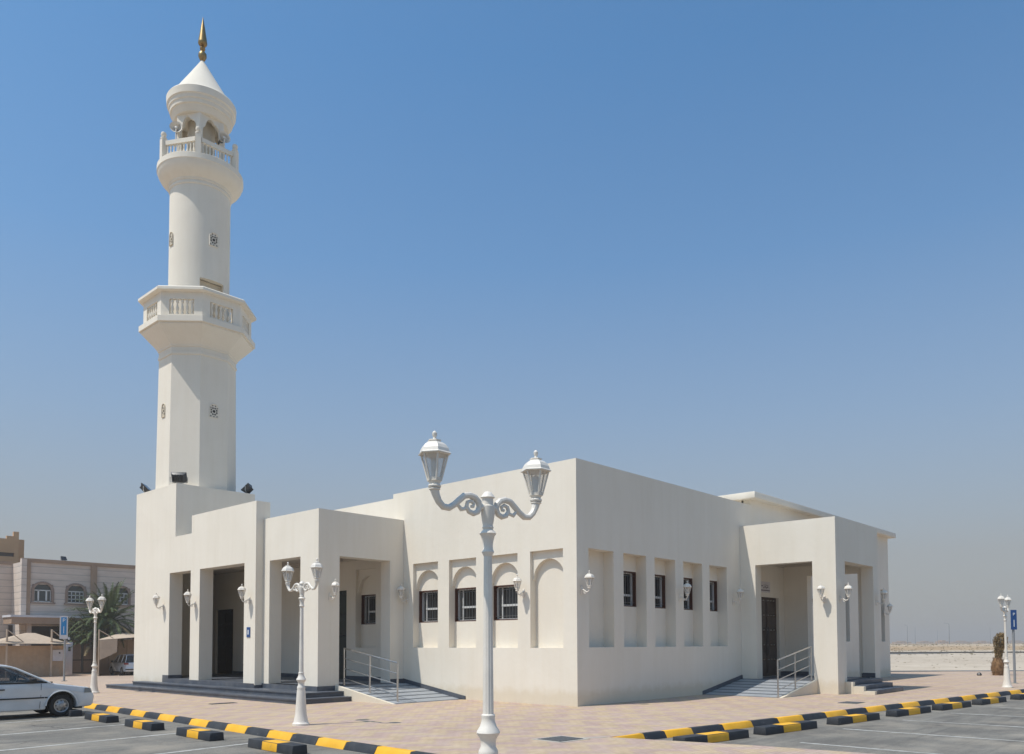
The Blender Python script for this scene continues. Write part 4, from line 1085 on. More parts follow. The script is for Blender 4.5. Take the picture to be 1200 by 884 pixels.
def sedan():
    x0, x1 = -2.15, 2.12
    out = [(2.04, 0.24), (2.10, 0.30), (2.12, 0.50), (2.10, 0.56), (2.05, 0.60), (2.03, 0.70), (1.95, 0.745), (1.60, 0.80), (1.10, 0.875), (0.92, 0.905), (0.5, 0.90), (-1.35, 0.915), (-1.50, 0.945), (-1.95, 0.93), (-2.08, 0.90), (-2.11, 0.6), (-2.15, 0.55), (-2.14, 0.32), (-2.05, 0.24)]
    out += [(-1.62, 0.22)] + [(x, z) for x, z in arc_pts(-1.22, 0.375, 0.21)][::-1] + [(-0.80, 0.20), (0.85, 0.20)] + [(x, z) for x, z in arc_pts(1.28, 0.375, 0.21)][::-1] + [(1.70, 0.22)]
    roof = [(1.02, 0.895), (0.62, 1.10), (0.26, 1.285), (0.12, 1.335), (-0.15, 1.372), (-0.55, 1.38), (-0.85, 1.35), (-1.02, 1.29), (-1.30, 1.08), (-1.52, 0.935)]
    P = dict(name='parked_car', hw=0.835, outline=out, x0=x0, x1=x1, belt=0.905, wheels=(1.28, -1.22), wr=0.290, roofline=roof, glass_front=(0, 3), glass_rear=(7, 9), lean=0.42, roof_z=1.375, pillars=[(-0.28, -0.36)], seats=(-0.12, -0.95))
    root, body, shp = make_car((-11.39, 10.08, -0.12), R(-1), 'white older sedan parked nose towards the kerb at the left edge', P)
    def strip(nm, xa, xb, za, zb, mat, off=0.012):
        for s_ in (-1, 1):
            m_ = MB()
            n = 10
            for i in range(n):
                u, v = xa + (xb - xa) * i / n, xa + (xb - xa) * (i + 1) / n
                A = [shp(q, 0.835, w_) for q, w_ in ((u, za), (v, za), (v, zb), (u, zb))]
                m_.add([(p[0], s_ * (p[1] + off), p[2]) for p in A] , [(0, 1, 2, 3)])
            m_.build(nm, mat, root)
    strip('side_moulding', -0.80, 0.86, 0.50, 0.535, M['trim_black']); strip('side_moulding', 0.87, 0.94, 0.50, 0.535, M['trim_black'])
    # door seams
    for xa, xb in ((0.76, 0.80), (-0.27, -0.28)):
        for s_ in (-1, 1):
            m_ = MB(); zz_ = [0.24, 0.4, 0.55, 0.7, 0.88]
            for i in range(4):
                t0_, t1_ = zz_[i], zz_[i + 1]; A = [shp(xa + (xb - xa) * (i / 4), 0.835, t0_), shp(xa + (xb - xa) * ((i + 1) / 4), 0.835, t1_)]
                m_.add([(A[0][0] - .005, s_ * (A[0][1] + .003), A[0][2]), (A[0][0] + .005, s_ * (A[0][1] + .003), A[0][2]), (A[1][0] + .005, s_ * (A[1][1] + .003), A[1][2]), (A[1][0] - .005, s_ * (A[1][1] + .003), A[1][2])], [(0, 1, 2, 3)])
            m_.build('door_seam', M['trim_black'], root)
    for s_ in (-1, 1):
        m_ = MB(); m_.box(-0.18, -0.04, s_ * 0.825, s_ * 0.865, 0.74, 0.77); m_.build('door_handle', M['trim_black'], root, bevel=0.006)
        m_ = MB(); m_.box(0.52, 0.66, s_ * 0.80, s_ * 0.96, 0.92, 1.02); m_.build('wing_mirror', M['trim_black'], root, bevel=0.025)
        m_ = MB(); P4 = [shp(q, 0.835, w_) for q, w_ in ((1.84, 0.60), (2.035, 0.60), (1.99, 0.725), (1.86, 0.735))]
        m_.add([(p[0], s_ * (p[1] + 0.010), p[2]) for p in P4], [(0, 1, 2, 3)])
        m_.add([(2.062, s_ * 0.72, 0.60), (2.062, s_ * 0.40, 0.60), (2.03, s_ * 0.40, 0.715), (2.03, s_ * 0.70, 0.715)], [(0, 1, 2, 3)])
        m_.build('headlight', M['headlight'], root, merge=False)
        # arch lip
        m_ = MB(); 
        for wx in (1.28, -1.22):
            pts_ = [(wx + 0.378 * math.cos(math.pi * i / 14), s_ * shp(wx, 0.835 + 0.006, 0.5)[1], 0.30 + 0.378 * math.sin(math.pi * i / 14)) for i in range(15)]
            m_.tube(pts_, 0.018, 6)
        m_.build('wheel_arch', M['car'], root)
    m_ = MB(); m_.box(0.92, 1.12, -0.5, 0.5, 0.888, 0.905); m_.build('wiper_cowl', M['trim_black'], root)
    # bumper split line
    m_ = MB(); m_.box(2.085, 2.125, -0.55, 0.55, 0.52, 0.545); m_.build('bumper_trim', M['trim_black'], root)
    m_ = MB(); m_.box(1.63, 1.80, -0.78, 0.78, 0.19, 0.24); m_.build('mudflap', M['trim_black'], root)
sedan()
def suv():
    x0, x1 = -2.4, 2.4
    out = [(2.35, 0.35), (2.40, 0.45), (2.38, 0.75), (2.30, 1.05), (1.30, 1.14), (0.9, 1.16), (-2.25, 1.18), (-2.34, 1.12), (-2.36, 0.75), (-2.42, 0.70), (-2.42, 0.45), (-2.35, 0.35)]
    ap2 = lambda c_: [(c_ + 0.44 * math.cos(R(8) + R(164) * i / 12), 0.34 + 0.44 * math.sin(R(8) + R(164) * i / 12)) for i in range(13)][::-1]
    out += [(-2.0, 0.33)] + ap2(-1.45) + [(-0.9, 0.34), (0.9, 0.34)] + ap2(1.42) + [(1.95, 0.34)]
    roof = [(1.05, 1.15), (0.62, 1.52), (0.35, 1.74), (0.1, 1.84), (-0.8, 1.89), (-1.7, 1.87), (-2.05, 1.80), (-2.22, 1.50), (-2.30, 1.17)]
    P = dict(name='parked_car', hw=0.98, outline=out, x0=x0, x1=x1, belt=1.165, wheels=(1.42, -1.45), wr=0.39, roofline=roof, glass_front=(0, 2), glass_rear=(6, 8), lean=0.30, roof_z=1.87, pillars=[(-0.2, -0.25), (-1.25, -1.3)], seats=(-0.1, -1.0))
    root, body, shp = make_car((13.45, 63.4, slope(13, 62)), R(86), 'white off road car parked under the beige carport beside the mosque', P)
    for s_ in (-1, 1):
        m_ = MB(); m_.box(-2.40, -2.10, s_ * 0.66, s_ * 0.972, 0.98, 1.15); m_.build('tail_light', M['tail_red'], root, bevel=0.01)
        m_ = MB(); m_.box(0.75, 0.92, s_ * 0.98, s_ * 1.15, 1.15, 1.32); m_.build('wing_mirror', M['trim_black'], root, bevel=0.02)
    m_ = MB(); m_.box(-2.45, -2.30, -0.9, 0.9, 0.50, 0.60); m_.build('bumper_trim', M['trim_black'], root)
    m_ = MB(); m_.box(-2.385, -2.37, -0.26, 0.26, 0.80, 0.93); m_.build('number_plate', M['plate'], root)
suv()

# ------------------------------------------------------------------ villa
VY = 72.0; G = -1.0
villa = empty('villa', (0, 0, G), label='two storey villa of banded grey stone with arched windows behind the parked car', cat='villa')
def vz(z): return z - G
mb = MB()
VW = [(7.95, 9.80, 5.86), (10.92, 12.80, 5.86), (15.2, 17.1, 5.86), (20.2, 22.0, 5.86)]
vh = [(a, b, vz(z), vz(7.62)) for a, b, z in VW] + [(6.75, 12.6, 0.0, vz(3.6))]
mb.panel(7.1, 30, 0, vz(9.7), vh, 0.35, VY)
mb.box(7.1, 7.45, VY + 0.36, VY + 14, 0, vz(9.7)); mb.box(-14, 7.1, VY + 3.0, VY + 3.4, 0, vz(9.6)); mb.box(29.6, 30, VY + 0.36, VY + 14, 0, vz(9.7))
mb.build('wall', M['villa'], villa)
mb = MB(); mb.box(7.46, 29.6, VY + 0.36, VY + 14, vz(9.3), vz(9.45)); mb.box(-14, 7.09, VY + 3.41, VY + 14, vz(9.2), vz(9.35)); mb.build('roof', M['concrete'], villa)
mb = MB(); mb.box(7.0, 30.1, VY - 0.12, VY + 0.45, vz(9.7), vz(10.05)); mb.box(-14, 6.99, VY + 2.88, VY + 3.5, vz(9.6), vz(9.9)); mb.build('cornice', M['brown_trim'], villa)
mb = MB(); mb.box(6.9, 7.35, VY - 0.42, VY - 0.002, 0, vz(9.98)); mb.build('pillar', M['villa'], villa)
for x_, w_ in ((7.36, 0.39), (13.2, 0.55)):
    mb = MB(); mb.box(x_, x_ + w_, VY - 0.2, VY - 0.002, 0, vz(9.69)); mb.build('pilaster', M['brown_trim'], villa)
mb = MB(); mb.box(5.6, 13.1, VY - 2.4, VY - 0.003, vz(3.75), vz(4.35)); cn = mb.build('canopy', M['brown_trim'], villa)
mb = MB(); mb.box(5.5, 13.15, VY - 2.5, VY - 0.003, vz(4.351), vz(4.55)); mb.build('canopy_edge', M['gate_pillar'], villa)
for x_ in (7.0, 12.4):
    mb = MB(); mb.box(x_, x_ + 0.35, VY - 2.1, VY - 1.75, 0, vz(3.75)); mb.build('column', M['pink_trim'], villa)
mb = MB(); mb.box(6.75, 13.0, VY + 2.5, VY + 2.7, 0, vz(3.7)); mb.build('porch_back', M['door'], villa)
def arched_window(cx_, w, z0_, zs__, parent, grid):
    n = 14; r = w / 2
    f = MB(); ro = r + 0.24
    out = [(cx_ - ro, z0_ - 0.05), (cx_ - ro, zs__)] + [(cx_ - ro * math.cos(math.pi * i / n), zs__ + ro * 0.86 * math.sin(math.pi * i / n)) for i in range(1, n)] + [(cx_ + ro, zs__), (cx_ + ro, z0_ - 0.05)]
    inn = [(cx_ - r, z0_), (cx_ - r, zs__)] + [(cx_ - r * math.cos(math.pi * i / n), zs__ + r * 0.86 * math.sin(math.pi * i / n)) for i in range(1, n)] + [(cx_ + r, zs__), (cx_ + r, z0_)]
    N = len(out)
    f.add([(x, VY - 0.10, z) for x, z in out] + [(x, VY - 0.10, z) for x, z in inn] + [(x, VY + 0.2, z) for x, z in inn] + [(x, VY + 0.02, z) for x, z in out],
          [(i, i + 1, N + i + 1, N + i) for i in range(N - 1)] + [(N + i, N + i + 1, 2 * N + i + 1, 2 * N + i) for i in range(N - 1)] + [(i, i + 1, 3 * N + i + 1, 3 * N + i) for i in range(N - 1)])
    f.box(cx_ - ro - 0.1, cx_ + ro + 0.1, VY - 0.18, VY - 0.002, z0_ - 0.2, z0_ - 0.04)
    # infill between the arch surround and the square wall opening
    f.box(cx_ - 0.94, cx_ - r, VY + 0.02, VY + 0.3, z0_, zs__ + .9) ; f.box(cx_ + r, cx_ + 0.94, VY + 0.02, VY + 0.3, z0_, zs__ + .9)
    o = f.build('window', M['window_surround'], parent, merge=False)
    p = MB(); p.add([(x, VY + 0.16, z) for x, z in inn], [tuple(range(N))]); p.build('pane', M['villa_pane'], o)
    b = MB(); t = 0.035; y0_, y1_ = VY + 0.08, VY + 0.13
    b.box(cx_ - r, cx_ + r, y0_, y1_, zs__ - 0.05, zs__ + 0.05); b.box(cx_ - r, cx_ + r, y0_, y1_, z0_, z0_ + 0.08)
    b.box(cx_ - r, cx_ - r + 0.07, y0_, y1_, z0_, zs__); b.box(cx_ + r - 0.07, cx_ + r, y0_, y1_, z0_, zs__)
    if grid:
        for k in range(1, 4): b.box(cx_ - r + 2 * r * k / 4 - t, cx_ - r + 2 * r * k / 4 + t, y0_, y1_, z0_, zs__)
        for k in range(1, 3): b.box(cx_ - r, cx_ + r, y0_, y1_, z0_ + (zs__ - z0_) * k / 3 - t, z0_ + (zs__ - z0_) * k / 3 + t)
    else:
        b.box(cx_ - 0.42, cx_ - 0.28, y0_, y1_, z0_, zs__); b.box(cx_ + 0.28, cx_ + 0.42, y0_, y1_, z0_, zs__)
    b.build('frame', M['alu_white'], o, merge=False)
for k, (a, b, z) in enumerate(VW): arched_window((a + b) / 2, 1.5, vz(z) + 0.08, vz(7.05), villa, k > 0)
floodlight((10.75, VY + 0.15, 10.05), R(20), -30, 'black floodlight on the parapet of the stone villa', 'floodlights on the villa')
# tan building behind
tb = empty('house', (0, 92, G), label='tan house with stepped parapet and dark slit window rising behind the villa', cat='house')
mb = MB(); mb.panel(-8, 12.45, 0, vz(14.1), [(10.4, 12.0, vz(12.05), vz(12.5))], 0.4, 0); mb.box(12.05, 12.45, 0.41, 12, 0, vz(14.1)); mb.box(12.45, 13.6, 2.0, 12, 0, vz(13.8)); mb.box(11.2, 12.45, 0, 0.4, vz(14.101), vz(14.45)); mb.box(11.9, 12.45, 0, 0.4, vz(14.451), vz(15.0)); mb.box(13.0, 13.6, 2.0, 2.4, vz(13.801), vz(14.35))
mb.build('wall', M['tan_wall'], tb)
mb = MB(); mb.box(-8, 12.0, 0.41, 12, vz(13.6), vz(13.8)); mb.build('roof', M['concrete'], tb)
mb = MB(); mb.box(10.4, 12.0, 0.2, 0.25, vz(12.05), vz(12.5)); mb.build('window', M['door'], tb)

# gate, pillar and boundary wall
gate = empty('gate', (11.15, 68, G), label='brown double metal gate between the pale pillar and the carport', cat='gate')
for s_ in (-1, 1):
    m_ = MB(); 
    x0_, x1_ = (-0.93, -0.02) if s_ < 0 else (0.02, 0.93)
    for bx in ((x0_, x1_, 0.1, 0.2), (x0_, x1_, 1.3, 1.4), (x0_, x1_, 3.2, 3.35)): m_.box(bx[0], bx[1], -0.03, 0.03, bx[2], bx[3])
    m_.box(x0_, x0_ + 0.07, -0.031, 0.031, 0.1, 3.35); m_.box(x1_ - 0.07, x1_, -0.031, 0.031, 0.1, 3.35)
    for i in range(8): u = x0_ + 0.1 + i * 0.1; m_.box(u, u + 0.022, -0.015, 0.015, 0.2, 3.2)
    lf = m_.build('leaf', M['gate'], gate, merge=False)
    m_ = MB(); m_.box(x0_ + .08, x1_ - .08, 0.032, 0.045, 0.2, 3.2); m_.build('backing_sheet', M['brown_trim'], lf)
m_ = MB(); m_.box(-1.0, 1.0, -0.25, 0.25, -0.1, 0.09); m_.build('threshold', M['concrete'], gate)
bw = empty('boundary_wall', (0, 68, G), label='tan boundary wall of the villa behind the carports', cat='wall')
m_ = MB(); m_.box(-30, 9.6, 0.05, 0.3, -0.2, 2.1); m_.box(12.2, 32, 0.05, 0.3, -0.2, 2.6); m_.build('wall', M['tan_wall'], bw)
gp_ = empty('gate_pillar', (9.85, 67.85, G), label='pale pillar with a round lamp on top left of the brown gate', cat='pillar')
m_ = MB(); m_.box(-0.30, 0.30, -0.3, 0.3, -0.1, 3.05); m_.build('shaft', M['gate_pillar'], gp_, bevel=0.02)
m_ = MB(); m_.lathe([(0.12, 3.05), (0.08, 3.12), (0.19, 3.2), (0.24, 3.36), (0.19, 3.52), (0.06, 3.58)], 18); m_.build('lamp', M['dark_metal'], gp_)
m_ = MB(); m_.lathe([(0.10, 3.25), (0.13, 3.36), (0.1, 3.47)], 14, (0, -0.13)); m_.build('lamp_glass', M['sign_white'], gp_)
m_ = MB(); m_.box(-0.10, 0.10, -0.34, -0.301, 2.2, 2.6); m_.build('intercom', M['dark_metal'], gp_)

# carports
cp = empty('carport', (0, 66, G), label='beige canvas carport with peaked roof and fabric side walls behind the sedan', cat='carport')
m_ = MB(); x0_, x1_, xp = 3.0, 8.75, 6.12
yy0, yy1, yc_ = -2.2, 1.6, -0.4; ze, zpk = vz(1.93), vz(2.85)
m_.add([(x0_ - .3, yy0, ze), (x1_, yy0, ze - .05), (x1_, yy1, ze), (x0_ - .3, yy1, ze), (xp - .5, yc_, zpk), (xp + .2, yc_, zpk)], [(0, 1, 5, 4), (1, 2, 5), (2, 3, 4, 5), (3, 0, 4)])
m_.add([(x0_ - .3, yy0, ze - .06), (x1_, yy0, ze - .11), (x1_, yy1, ze - .06), (x0_ - .3, yy1, ze - .06), (xp - .5, yc_, zpk - .06), (xp + .2, yc_, zpk - .06)], [(0, 4, 5, 1), (1, 5, 2), (2, 5, 4, 3), (3, 4, 0)])
m_.build('canopy', M['canvas_pale'], cp, merge=False)
m_ = MB(); n = 40
for k in range(2):
    P_ = []
    for i in range(n + 1):
        x = -8 + (8.6 + 8) * i / n; P_.append((x, -0.9 + 0.06 * math.sin(i * 1.9) + 0.04 * k, 0)); 
    m_.add([p for p in P_] + [(p[0], p[1], vz(1.72)) for p in P_], [(i, i + 1, n + 2 + i, n + 1 + i) for i in range(n)])
m_.build('side_cloth', M['canvas'], cp, merge=False)
for x in (3.75, 7.22):
    m_ = MB(); m_.tube([(x, -1.9, 0), (x, -1.9, vz(3.15))], 0.08, 8); m_.tube([(x, -1.9, vz(3.1)), (x + 1.25, -2.0, vz(2.02))], 0.045, 6); m_.tube([(x + 1.25, -2.0, vz(2.02)), (x - 0.1, -1.9, vz(2.1))], 0.04, 6); m_.build('mast', M['canvas_pale'], cp)
m_ = MB(); m_.box(7.6, 8.45, -1.06, -1.0, vz(0.35), vz(1.35)); mbx = m_.build('meter_box', M['gate_pillar'], cp); m_ = MB(); m_.box(8.1, 8.22, -1.075, -1.06, vz(1.0), vz(1.15)); m_.build('dial', M['dark_metal'], mbx)
cp2 = empty('carport', (0, 62, G), label='beige canvas carport with drawn side curtain over the white off road car', cat='carport')
m_ = MB(); z_ = vz(2.2)
m_.add([(10.2, -0.5, z_), (13.2, -0.7, vz(2.45)), (20, -0.7, vz(2.5)), (20, 4.6, vz(2.6)), (14.0, 4.6, vz(2.9)), (12.1, 4.6, vz(2.3))], [(0, 1, 4, 5), (1, 2, 3, 4)])
m_.add([(10.2, -0.5, z_ - .07), (13.2, -0.7, vz(2.45) - .07), (20, -0.7, vz(2.5) - .07), (20, 4.6, vz(2.6) - .07), (14.0, 4.6, vz(2.9) - .07), (12.1, 4.6, vz(2.3) - .07)], [(5, 4, 1, 0), (4, 3, 2, 1)])
m_.build('canopy', M['canvas_pale'], cp2, merge=False)
m_ = MB(); cur = [(10.25, vz(2.18)), (11.75, vz(2.3)), (11.72, vz(1.15)), (11.2, vz(0.85)), (10.28, vz(0.45))]
m_.prism(cur, -0.62, -0.56); m_.build('side_curtain', M['canvas_pale'], cp2)
m_ = MB(); 
for i in range(20):
    x = 12.1 + i * 0.42; m_.box(x, x + 0.42, 4.4 + 0.05 * (i % 2), 4.5 + 0.05 * (i % 2), 0, vz(2.3))
m_.add([(10.35, 0.1, 0), (12.08, 4.4, 0), (12.08, 4.4, vz(2.15)), (10.35, 0.1, vz(2.1))], [(0, 1, 2, 3)]); m_.build('side_cloth', M['canvas'], cp2, merge=False)
for x in (10.32, 16.0):
    m_ = MB(); m_.tube([(x, -0.2, 0), (x, -0.2, vz(3.15))], 0.06, 8); m_.tube([(x, -0.2, vz(3.1)), (x + 1.2, -0.3, vz(2.36))], 0.04, 6); m_.build('mast', M['canvas_pale'], cp2)

# ------------------------------------------------------------------ palms and shrubs
def frond(mb_, base, az, el, L_, droop, w, rnd, mi=0):
    p = Vector(base); d = Vector((math.cos(az) * math.cos(el), math.sin(az) * math.cos(el), math.sin(el)))
    n = 12; stp = L_ / n; side_ = Vector((-math.sin(az), math.cos(az), 0))
    path = [p.copy()]
    for i in range(n):
        d = (d + Vector((0, 0, -droop * stp * (0.4 + i / n)))).normalized(); p = p + d * stp; path.append(p.copy())
    for i in range(n):
        a, b = path[i], path[i + 1]; t = (b - a).normalized(); up = side_.cross(t).normalized()
        mb_.add([a - side_ * 0.02, a + side_ * 0.02, b + side_ * 0.015, b - side_ * 0.015], [(0, 1, 2, 3)], mi)
        if i < 1: continue
        ll_ = w * math.sin(math.pi * (0.12 + 0.84 * i / n)) 
        for q in range(3):
            o_ = a + (b - a) * (q / 3)
            for sg in (-1, 1):
                l_ = ll_ * rnd.uniform(0.75, 1.1)
                tip = o_ + side_ * sg * l_ * 0.75 + t * l_ * 0.55 + up * l_ * rnd.uniform(-0.1, 0.35) + Vector((0, 0, -0.12 * l_))
                wv = t * 0.055
                mb_.add([o_ - wv, o_ + wv, tip], [(0, 1, 2)], mi)
def palm(loc, h, L_, nf, seed, label):
    rnd = random.Random(seed); root = empty('palm_tree', loc, 0, label=label, cat='palm tree')
    m_ = MB(); pr_ = []
    k = int(h / 0.18)
    for i in range(k + 1):
        z = h * i / k; pr_ += [(0.22 - 0.04 * i / k, z), (0.27 - 0.04 * i / k, z + 0.12)]
    m_.lathe(pr_, 12, smooth=False); m_.build('trunk', M['bark'], root)
    m_ = MB()
    for i in range(nf):
        u = i / nf; el = R(82 - 105 * u + rnd.uniform(-8, 8)); az = i * 2.399 + rnd.uniform(-.2, .2)
        frond(m_, (0.1 * math.cos(az), 0.1 * math.sin(az), h + 0.1), az, el, L_ * rnd.uniform(0.85, 1.1), 0.30 + 0.1 * rnd.random(), 0.50, rnd, 1 if u > 0.88 else 0)
    m_.build('crown', [M['palm_leaf'], M['dry_leaf']], root, merge=False)
    return root
palm((13.9, 69.0, G), 5.0, 4.3, 90, 11, 'large date palm with dense arching fronds in front of the villa, beside the minaret block')
palm((12.6, 68.7, G), 3.3, 3.2, 60, 12, 'low date palm left of the larger one, fronds hanging over the gate')
palm((18.5, 70.0, G), 4.0, 3.6, 50, 13, 'date palm mostly hidden behind the mosque wall') if False else None
def shrub(loc, rx, h, n, mat, label, seed, name='shrub', trunk=True, lmb=0.13, z0=0.15):
    rnd = random.Random(seed); root = empty(name, loc, 0, label=label, cat='shrub')
    if trunk:
        m_ = MB()
        for k in range(5):
            a = rnd.uniform(0, 6.28); m_.tube([(0, 0, 0), (rx * 0.25 * math.cos(a), rx * 0.25 * math.sin(a), h * 0.4), (rx * 0.5 * math.cos(a), rx * 0.5 * math.sin(a), h * 0.85)], [0.05, 0.03, 0.01], 6)
        m_.build('stem', M['bark'], root)
    m_ = MB(); cl = [(rnd.uniform(-.6, .6) * rx, rnd.uniform(-.6, .6) * rx, rnd.uniform(z0, 0.9) * h, rnd.uniform(0.3, 0.5) * rx) for _ in range(16)]
    for i in range(n):
        c = cl[i % 16]; v = Vector((rnd.gauss(0, 1), rnd.gauss(0, 1), rnd.gauss(0, 1))).normalized() * c[3] * rnd.uniform(0.6, 1.15)
        p = Vector((c[0], c[1], c[2])) + v; a = Vector((rnd.gauss(0, 1), rnd.gauss(0, 1), rnd.gauss(0, 1))).normalized(); b = a.cross(Vector((rnd.gauss(0, 1), rnd.gauss(0, 1), rnd.gauss(0, 1)))).normalized()
        s_ = lmb * rnd.uniform(0.6, 1.3)
        m_.add([p - a * s_, p + b * s_ * 0.4, p + a * s_, p - b * s_ * 0.4], [(0, 1, 2, 3)])
    m_.build('foliage', mat, root, merge=False)
    return root
shrub((11.5, 68.9, G), 1.8, 5.2, 4200, M['bush_leaf'], 'broad olive green bush hanging over the villa gate left of the palms', 21, z0=0.55)
# wrapped young tree at right
wt = empty('young_tree', (31.0, -3.9, 0), label='young tree with dry narrow crown and brown wrapped base behind the distant lamp post', cat='tree')
m_ = MB(); rnd = random.Random(5)
n = 16; rings = [(0.24, 0), (0.29, 0.15), (0.30, 0.38), (0.26, 0.6), (0.23, 0.78), (0.15, 0.9)]
P_ = [((r_ + rnd.uniform(-.04, .04)) * math.cos(2 * math.pi * i / n), (r_ + rnd.uniform(-.04, .04)) * math.sin(2 * math.pi * i / n), z) for r_, z in rings for i in range(n)]
m_.add(P_, [(j * n + i, j * n + (i + 1) % n, (j + 1) * n + (i + 1) % n, (j + 1) * n + i) for j in range(5) for i in range(n)] + [tuple(5 * n + i for i in range(n))], 0, True)
for i in range(420):
    z = rnd.uniform(0.0, 0.95); a_ = rnd.uniform(0, 6.28); r_ = 0.30 - 0.12 * max(0, z - 0.6) / 0.35 + rnd.uniform(-.03, .05)
    p = Vector((r_ * math.cos(a_), r_ * math.sin(a_), z)); up = Vector((math.cos(a_) * rnd.uniform(-.1, .35), math.sin(a_) * rnd.uniform(-.1, .35), rnd.uniform(-1, 1))).normalized(); sd = Vector((-math.sin(a_), math.cos(a_), 0))
    l_ = rnd.uniform(.06, .16); m_.add([p - sd * .02, p + sd * .02, p + up * l_], [(0, 1, 2)])
m_.build('wrapping', M['burlap'], wt, merge=False)
m_ = MB()
for i in range(1500):
    z = rnd.uniform(0.7, 2.2); rr_ = 0.12 + 0.26 * max(0, (z - 0.8) / 1.2) * (1 if z < 1.9 else (2.25 - z) / 0.35); a_ = rnd.uniform(0, 6.28); q_ = rr_ * rnd.random() ** 0.5
    p = Vector((q_ * math.cos(a_) + 0.16 * (z - 0.7), q_ * math.sin(a_) - 0.10 * (z - .7), z)); a = Vector((rnd.gauss(0, .5), rnd.gauss(0, .5), 1)).normalized(); b = Vector((rnd.gauss(0, 1), rnd.gauss(0, 1), 0)).normalized()
    s_ = rnd.uniform(0.05, 0.12); m_.add([p - a * s_, p + b * s_ * .25, p + a * s_, p - b * s_ * .25], [(0, 1, 2, 3)])
m_.build('crown', M['olive_leaf'], wt, merge=False)
m_ = MB(); m_.tube([(0, 0, 0), (0.03, 0, 1.2), (0.2, -0.1, 2.2)], [0.05, 0.035, 0.015], 6); m_.build('trunk', M['bark'], wt)

# ------------------------------------------------------------------ sign posts
def text_mesh(body, size, mat, parent, loc, rot):
    cu = bpy.data.curves.new('lettering', 'FONT'); cu.body = body; cu.size = size; cu.align_x = 'CENTER'; cu.extrude = 0.004
    o = bpy.data.objects.new('lettering', cu); COL.objects.link(o)
    bpy.context.view_layer.update()
    me = bpy.data.meshes.new_from_object(o.evaluated_get(bpy.context.evaluated_depsgraph_get()))
    bpy.data.objects.remove(o); bpy.data.curves.remove(cu)
    me.materials.clear(); me.materials.append(mat)
    o = bpy.data.objects.new('lettering', me); COL.objects.link(o); o.parent = parent; o.location = loc; o.rotation_euler = rot
    return o
def sign_post(loc, rz, w, z0_, z1_, label, pale, px_):
    root = empty('sign_post', loc, rz, label=label, cat='sign', group='narrow blue parking signs')
    m_ = MB(); m_.tube([(px_, 0.05, 0), (px_, 0.05, z1_ - 0.05)], 0.05, 10); m_.lathe([(0.14, 0), (0.14, 0.02)], 12, (px_, 0.05)); m_.build('post', M['grey_metal'], root)
    m_ = MB(); m_.box(-w / 2, w / 2, -0.02, -0.001, z0_, z1_); pn = m_.build('sign_panel', M['gate_pillar'] if pale else M['sign_blue'], root)
    if pale:
        m_ = MB(); m_.box(-w / 2 + .06, w / 2 - .06, -0.026, -0.021, z0_ + 0.2, z1_ - 0.07); m_.build('sign_face', M['sign_pale_blue'], pn)
    y_ = -0.03
    s_ = 0.17 if not pale else 0.26
    text_mesh('P', s_, M['sign_white'], pn, (0, y_, z1_ - 0.12 - s_ * 0.72), (R(90), 0, 0))
    m_ = MB(); m_.box(-0.014, 0.014, y_ - 0.003, y_ + 0.003, z0_ + 0.28 if pale else z0_ + 0.12, z0_ + 0.62 if pale else z0_ + 0.42); m_.build('stroke', M['sign_white'], pn)
sign_post((-3.37, 29.45, slope(-3, 29)), R(-20), 0.36, 2.08, 3.22, 'narrow blue parking sign on a grey post left of the distant lamp post', True, 0.06)
sign_post((21.95, -6.39, 0), R(-90 + 38), 0.24, 2.28, 3.12, 'narrow dark blue parking sign on a grey post at the right edge', False, 0.0)

# ------------------------------------------------------------------ desert edge
def frame_pt(D, px):            # point on the ground at depth D in the direction of the given heading
    a = math.atan((px - 600) / 946.1); f = Vector((FW.x, FW.y, 0)).normalized(); r_ = Vector((f.y, -f.x, 0))
    q = Vector((CAMP.x, CAMP.y, 0)) + f * D + r_ * D * math.tan(a); return q
def low_kerb(D0, p0, D1, p1, h, w, z, mat, label):
    a = frame_pt(D0, p0); b = frame_pt(D1, p1); d = (b - a); L_ = d.length; az = math.atan2(d.y, d.x)
    m_ = MB(); m_.box(0, L_, -w / 2, w / 2, 0, h); o = m_.build('road_kerb', mat, None, (a.x, a.y, z), az); tag(o, label, 'kerb')
low_kerb(48.8, 1000, 48.8, 1300, 0.10, 0.25, -0.05, M['grey_metal'], 'low grey kerb where the paving meets the sand')
low_kerb(140, 900, 146, 1260, 0.22, 0.3, -0.16, M['dark_metal'], 'thin dark kerb of the far desert road')
low_kerb(122, 900, 138, 1110, 0.16, 0.3, -0.16, M['grey_metal'], 'thin kerb running into the far desert road from the left')
def street_light(D, px, h, label):
    q = frame_pt(D, px); z = ground_h(q.x, q.y)
    root = empty('street_light', (q.x, q.y, z), R(random.uniform(0, 90)), label=label, cat='street light', group='street lights on the desert horizon')
    m_ = MB(); m_.tube([(0, 0, 0), (0, 0, h)], [0.16, 0.08], 6); m_.build('pole', M['grey_metal'], root)
    m_ = MB(); m_.tube([(0, 0, h), (1.4, 0, h + 0.4)], 0.06, 5); m_.box(1.3, 2.1, -0.15, 0.15, h + 0.33, h + 0.45); m_.build('lamp_head', M['grey_metal'], root)
for D, px, h, lb in ((400, 1063, 10, 'leftmost faint street light on the horizon beside the mosque'), (520, 1072, 11, 'second faint street light from the left on the horizon'), (640, 1098, 11, 'third faint street light from the left on the horizon'),
                     (330, 1112, 8.5, 'tallest looking street light on the horizon, in the middle of the open sky gap'), (600, 1160, 12, 'faint street light on the horizon left of the wrapped tree')):
    street_light(D, px, h, lb)
rnd = random.Random(9)
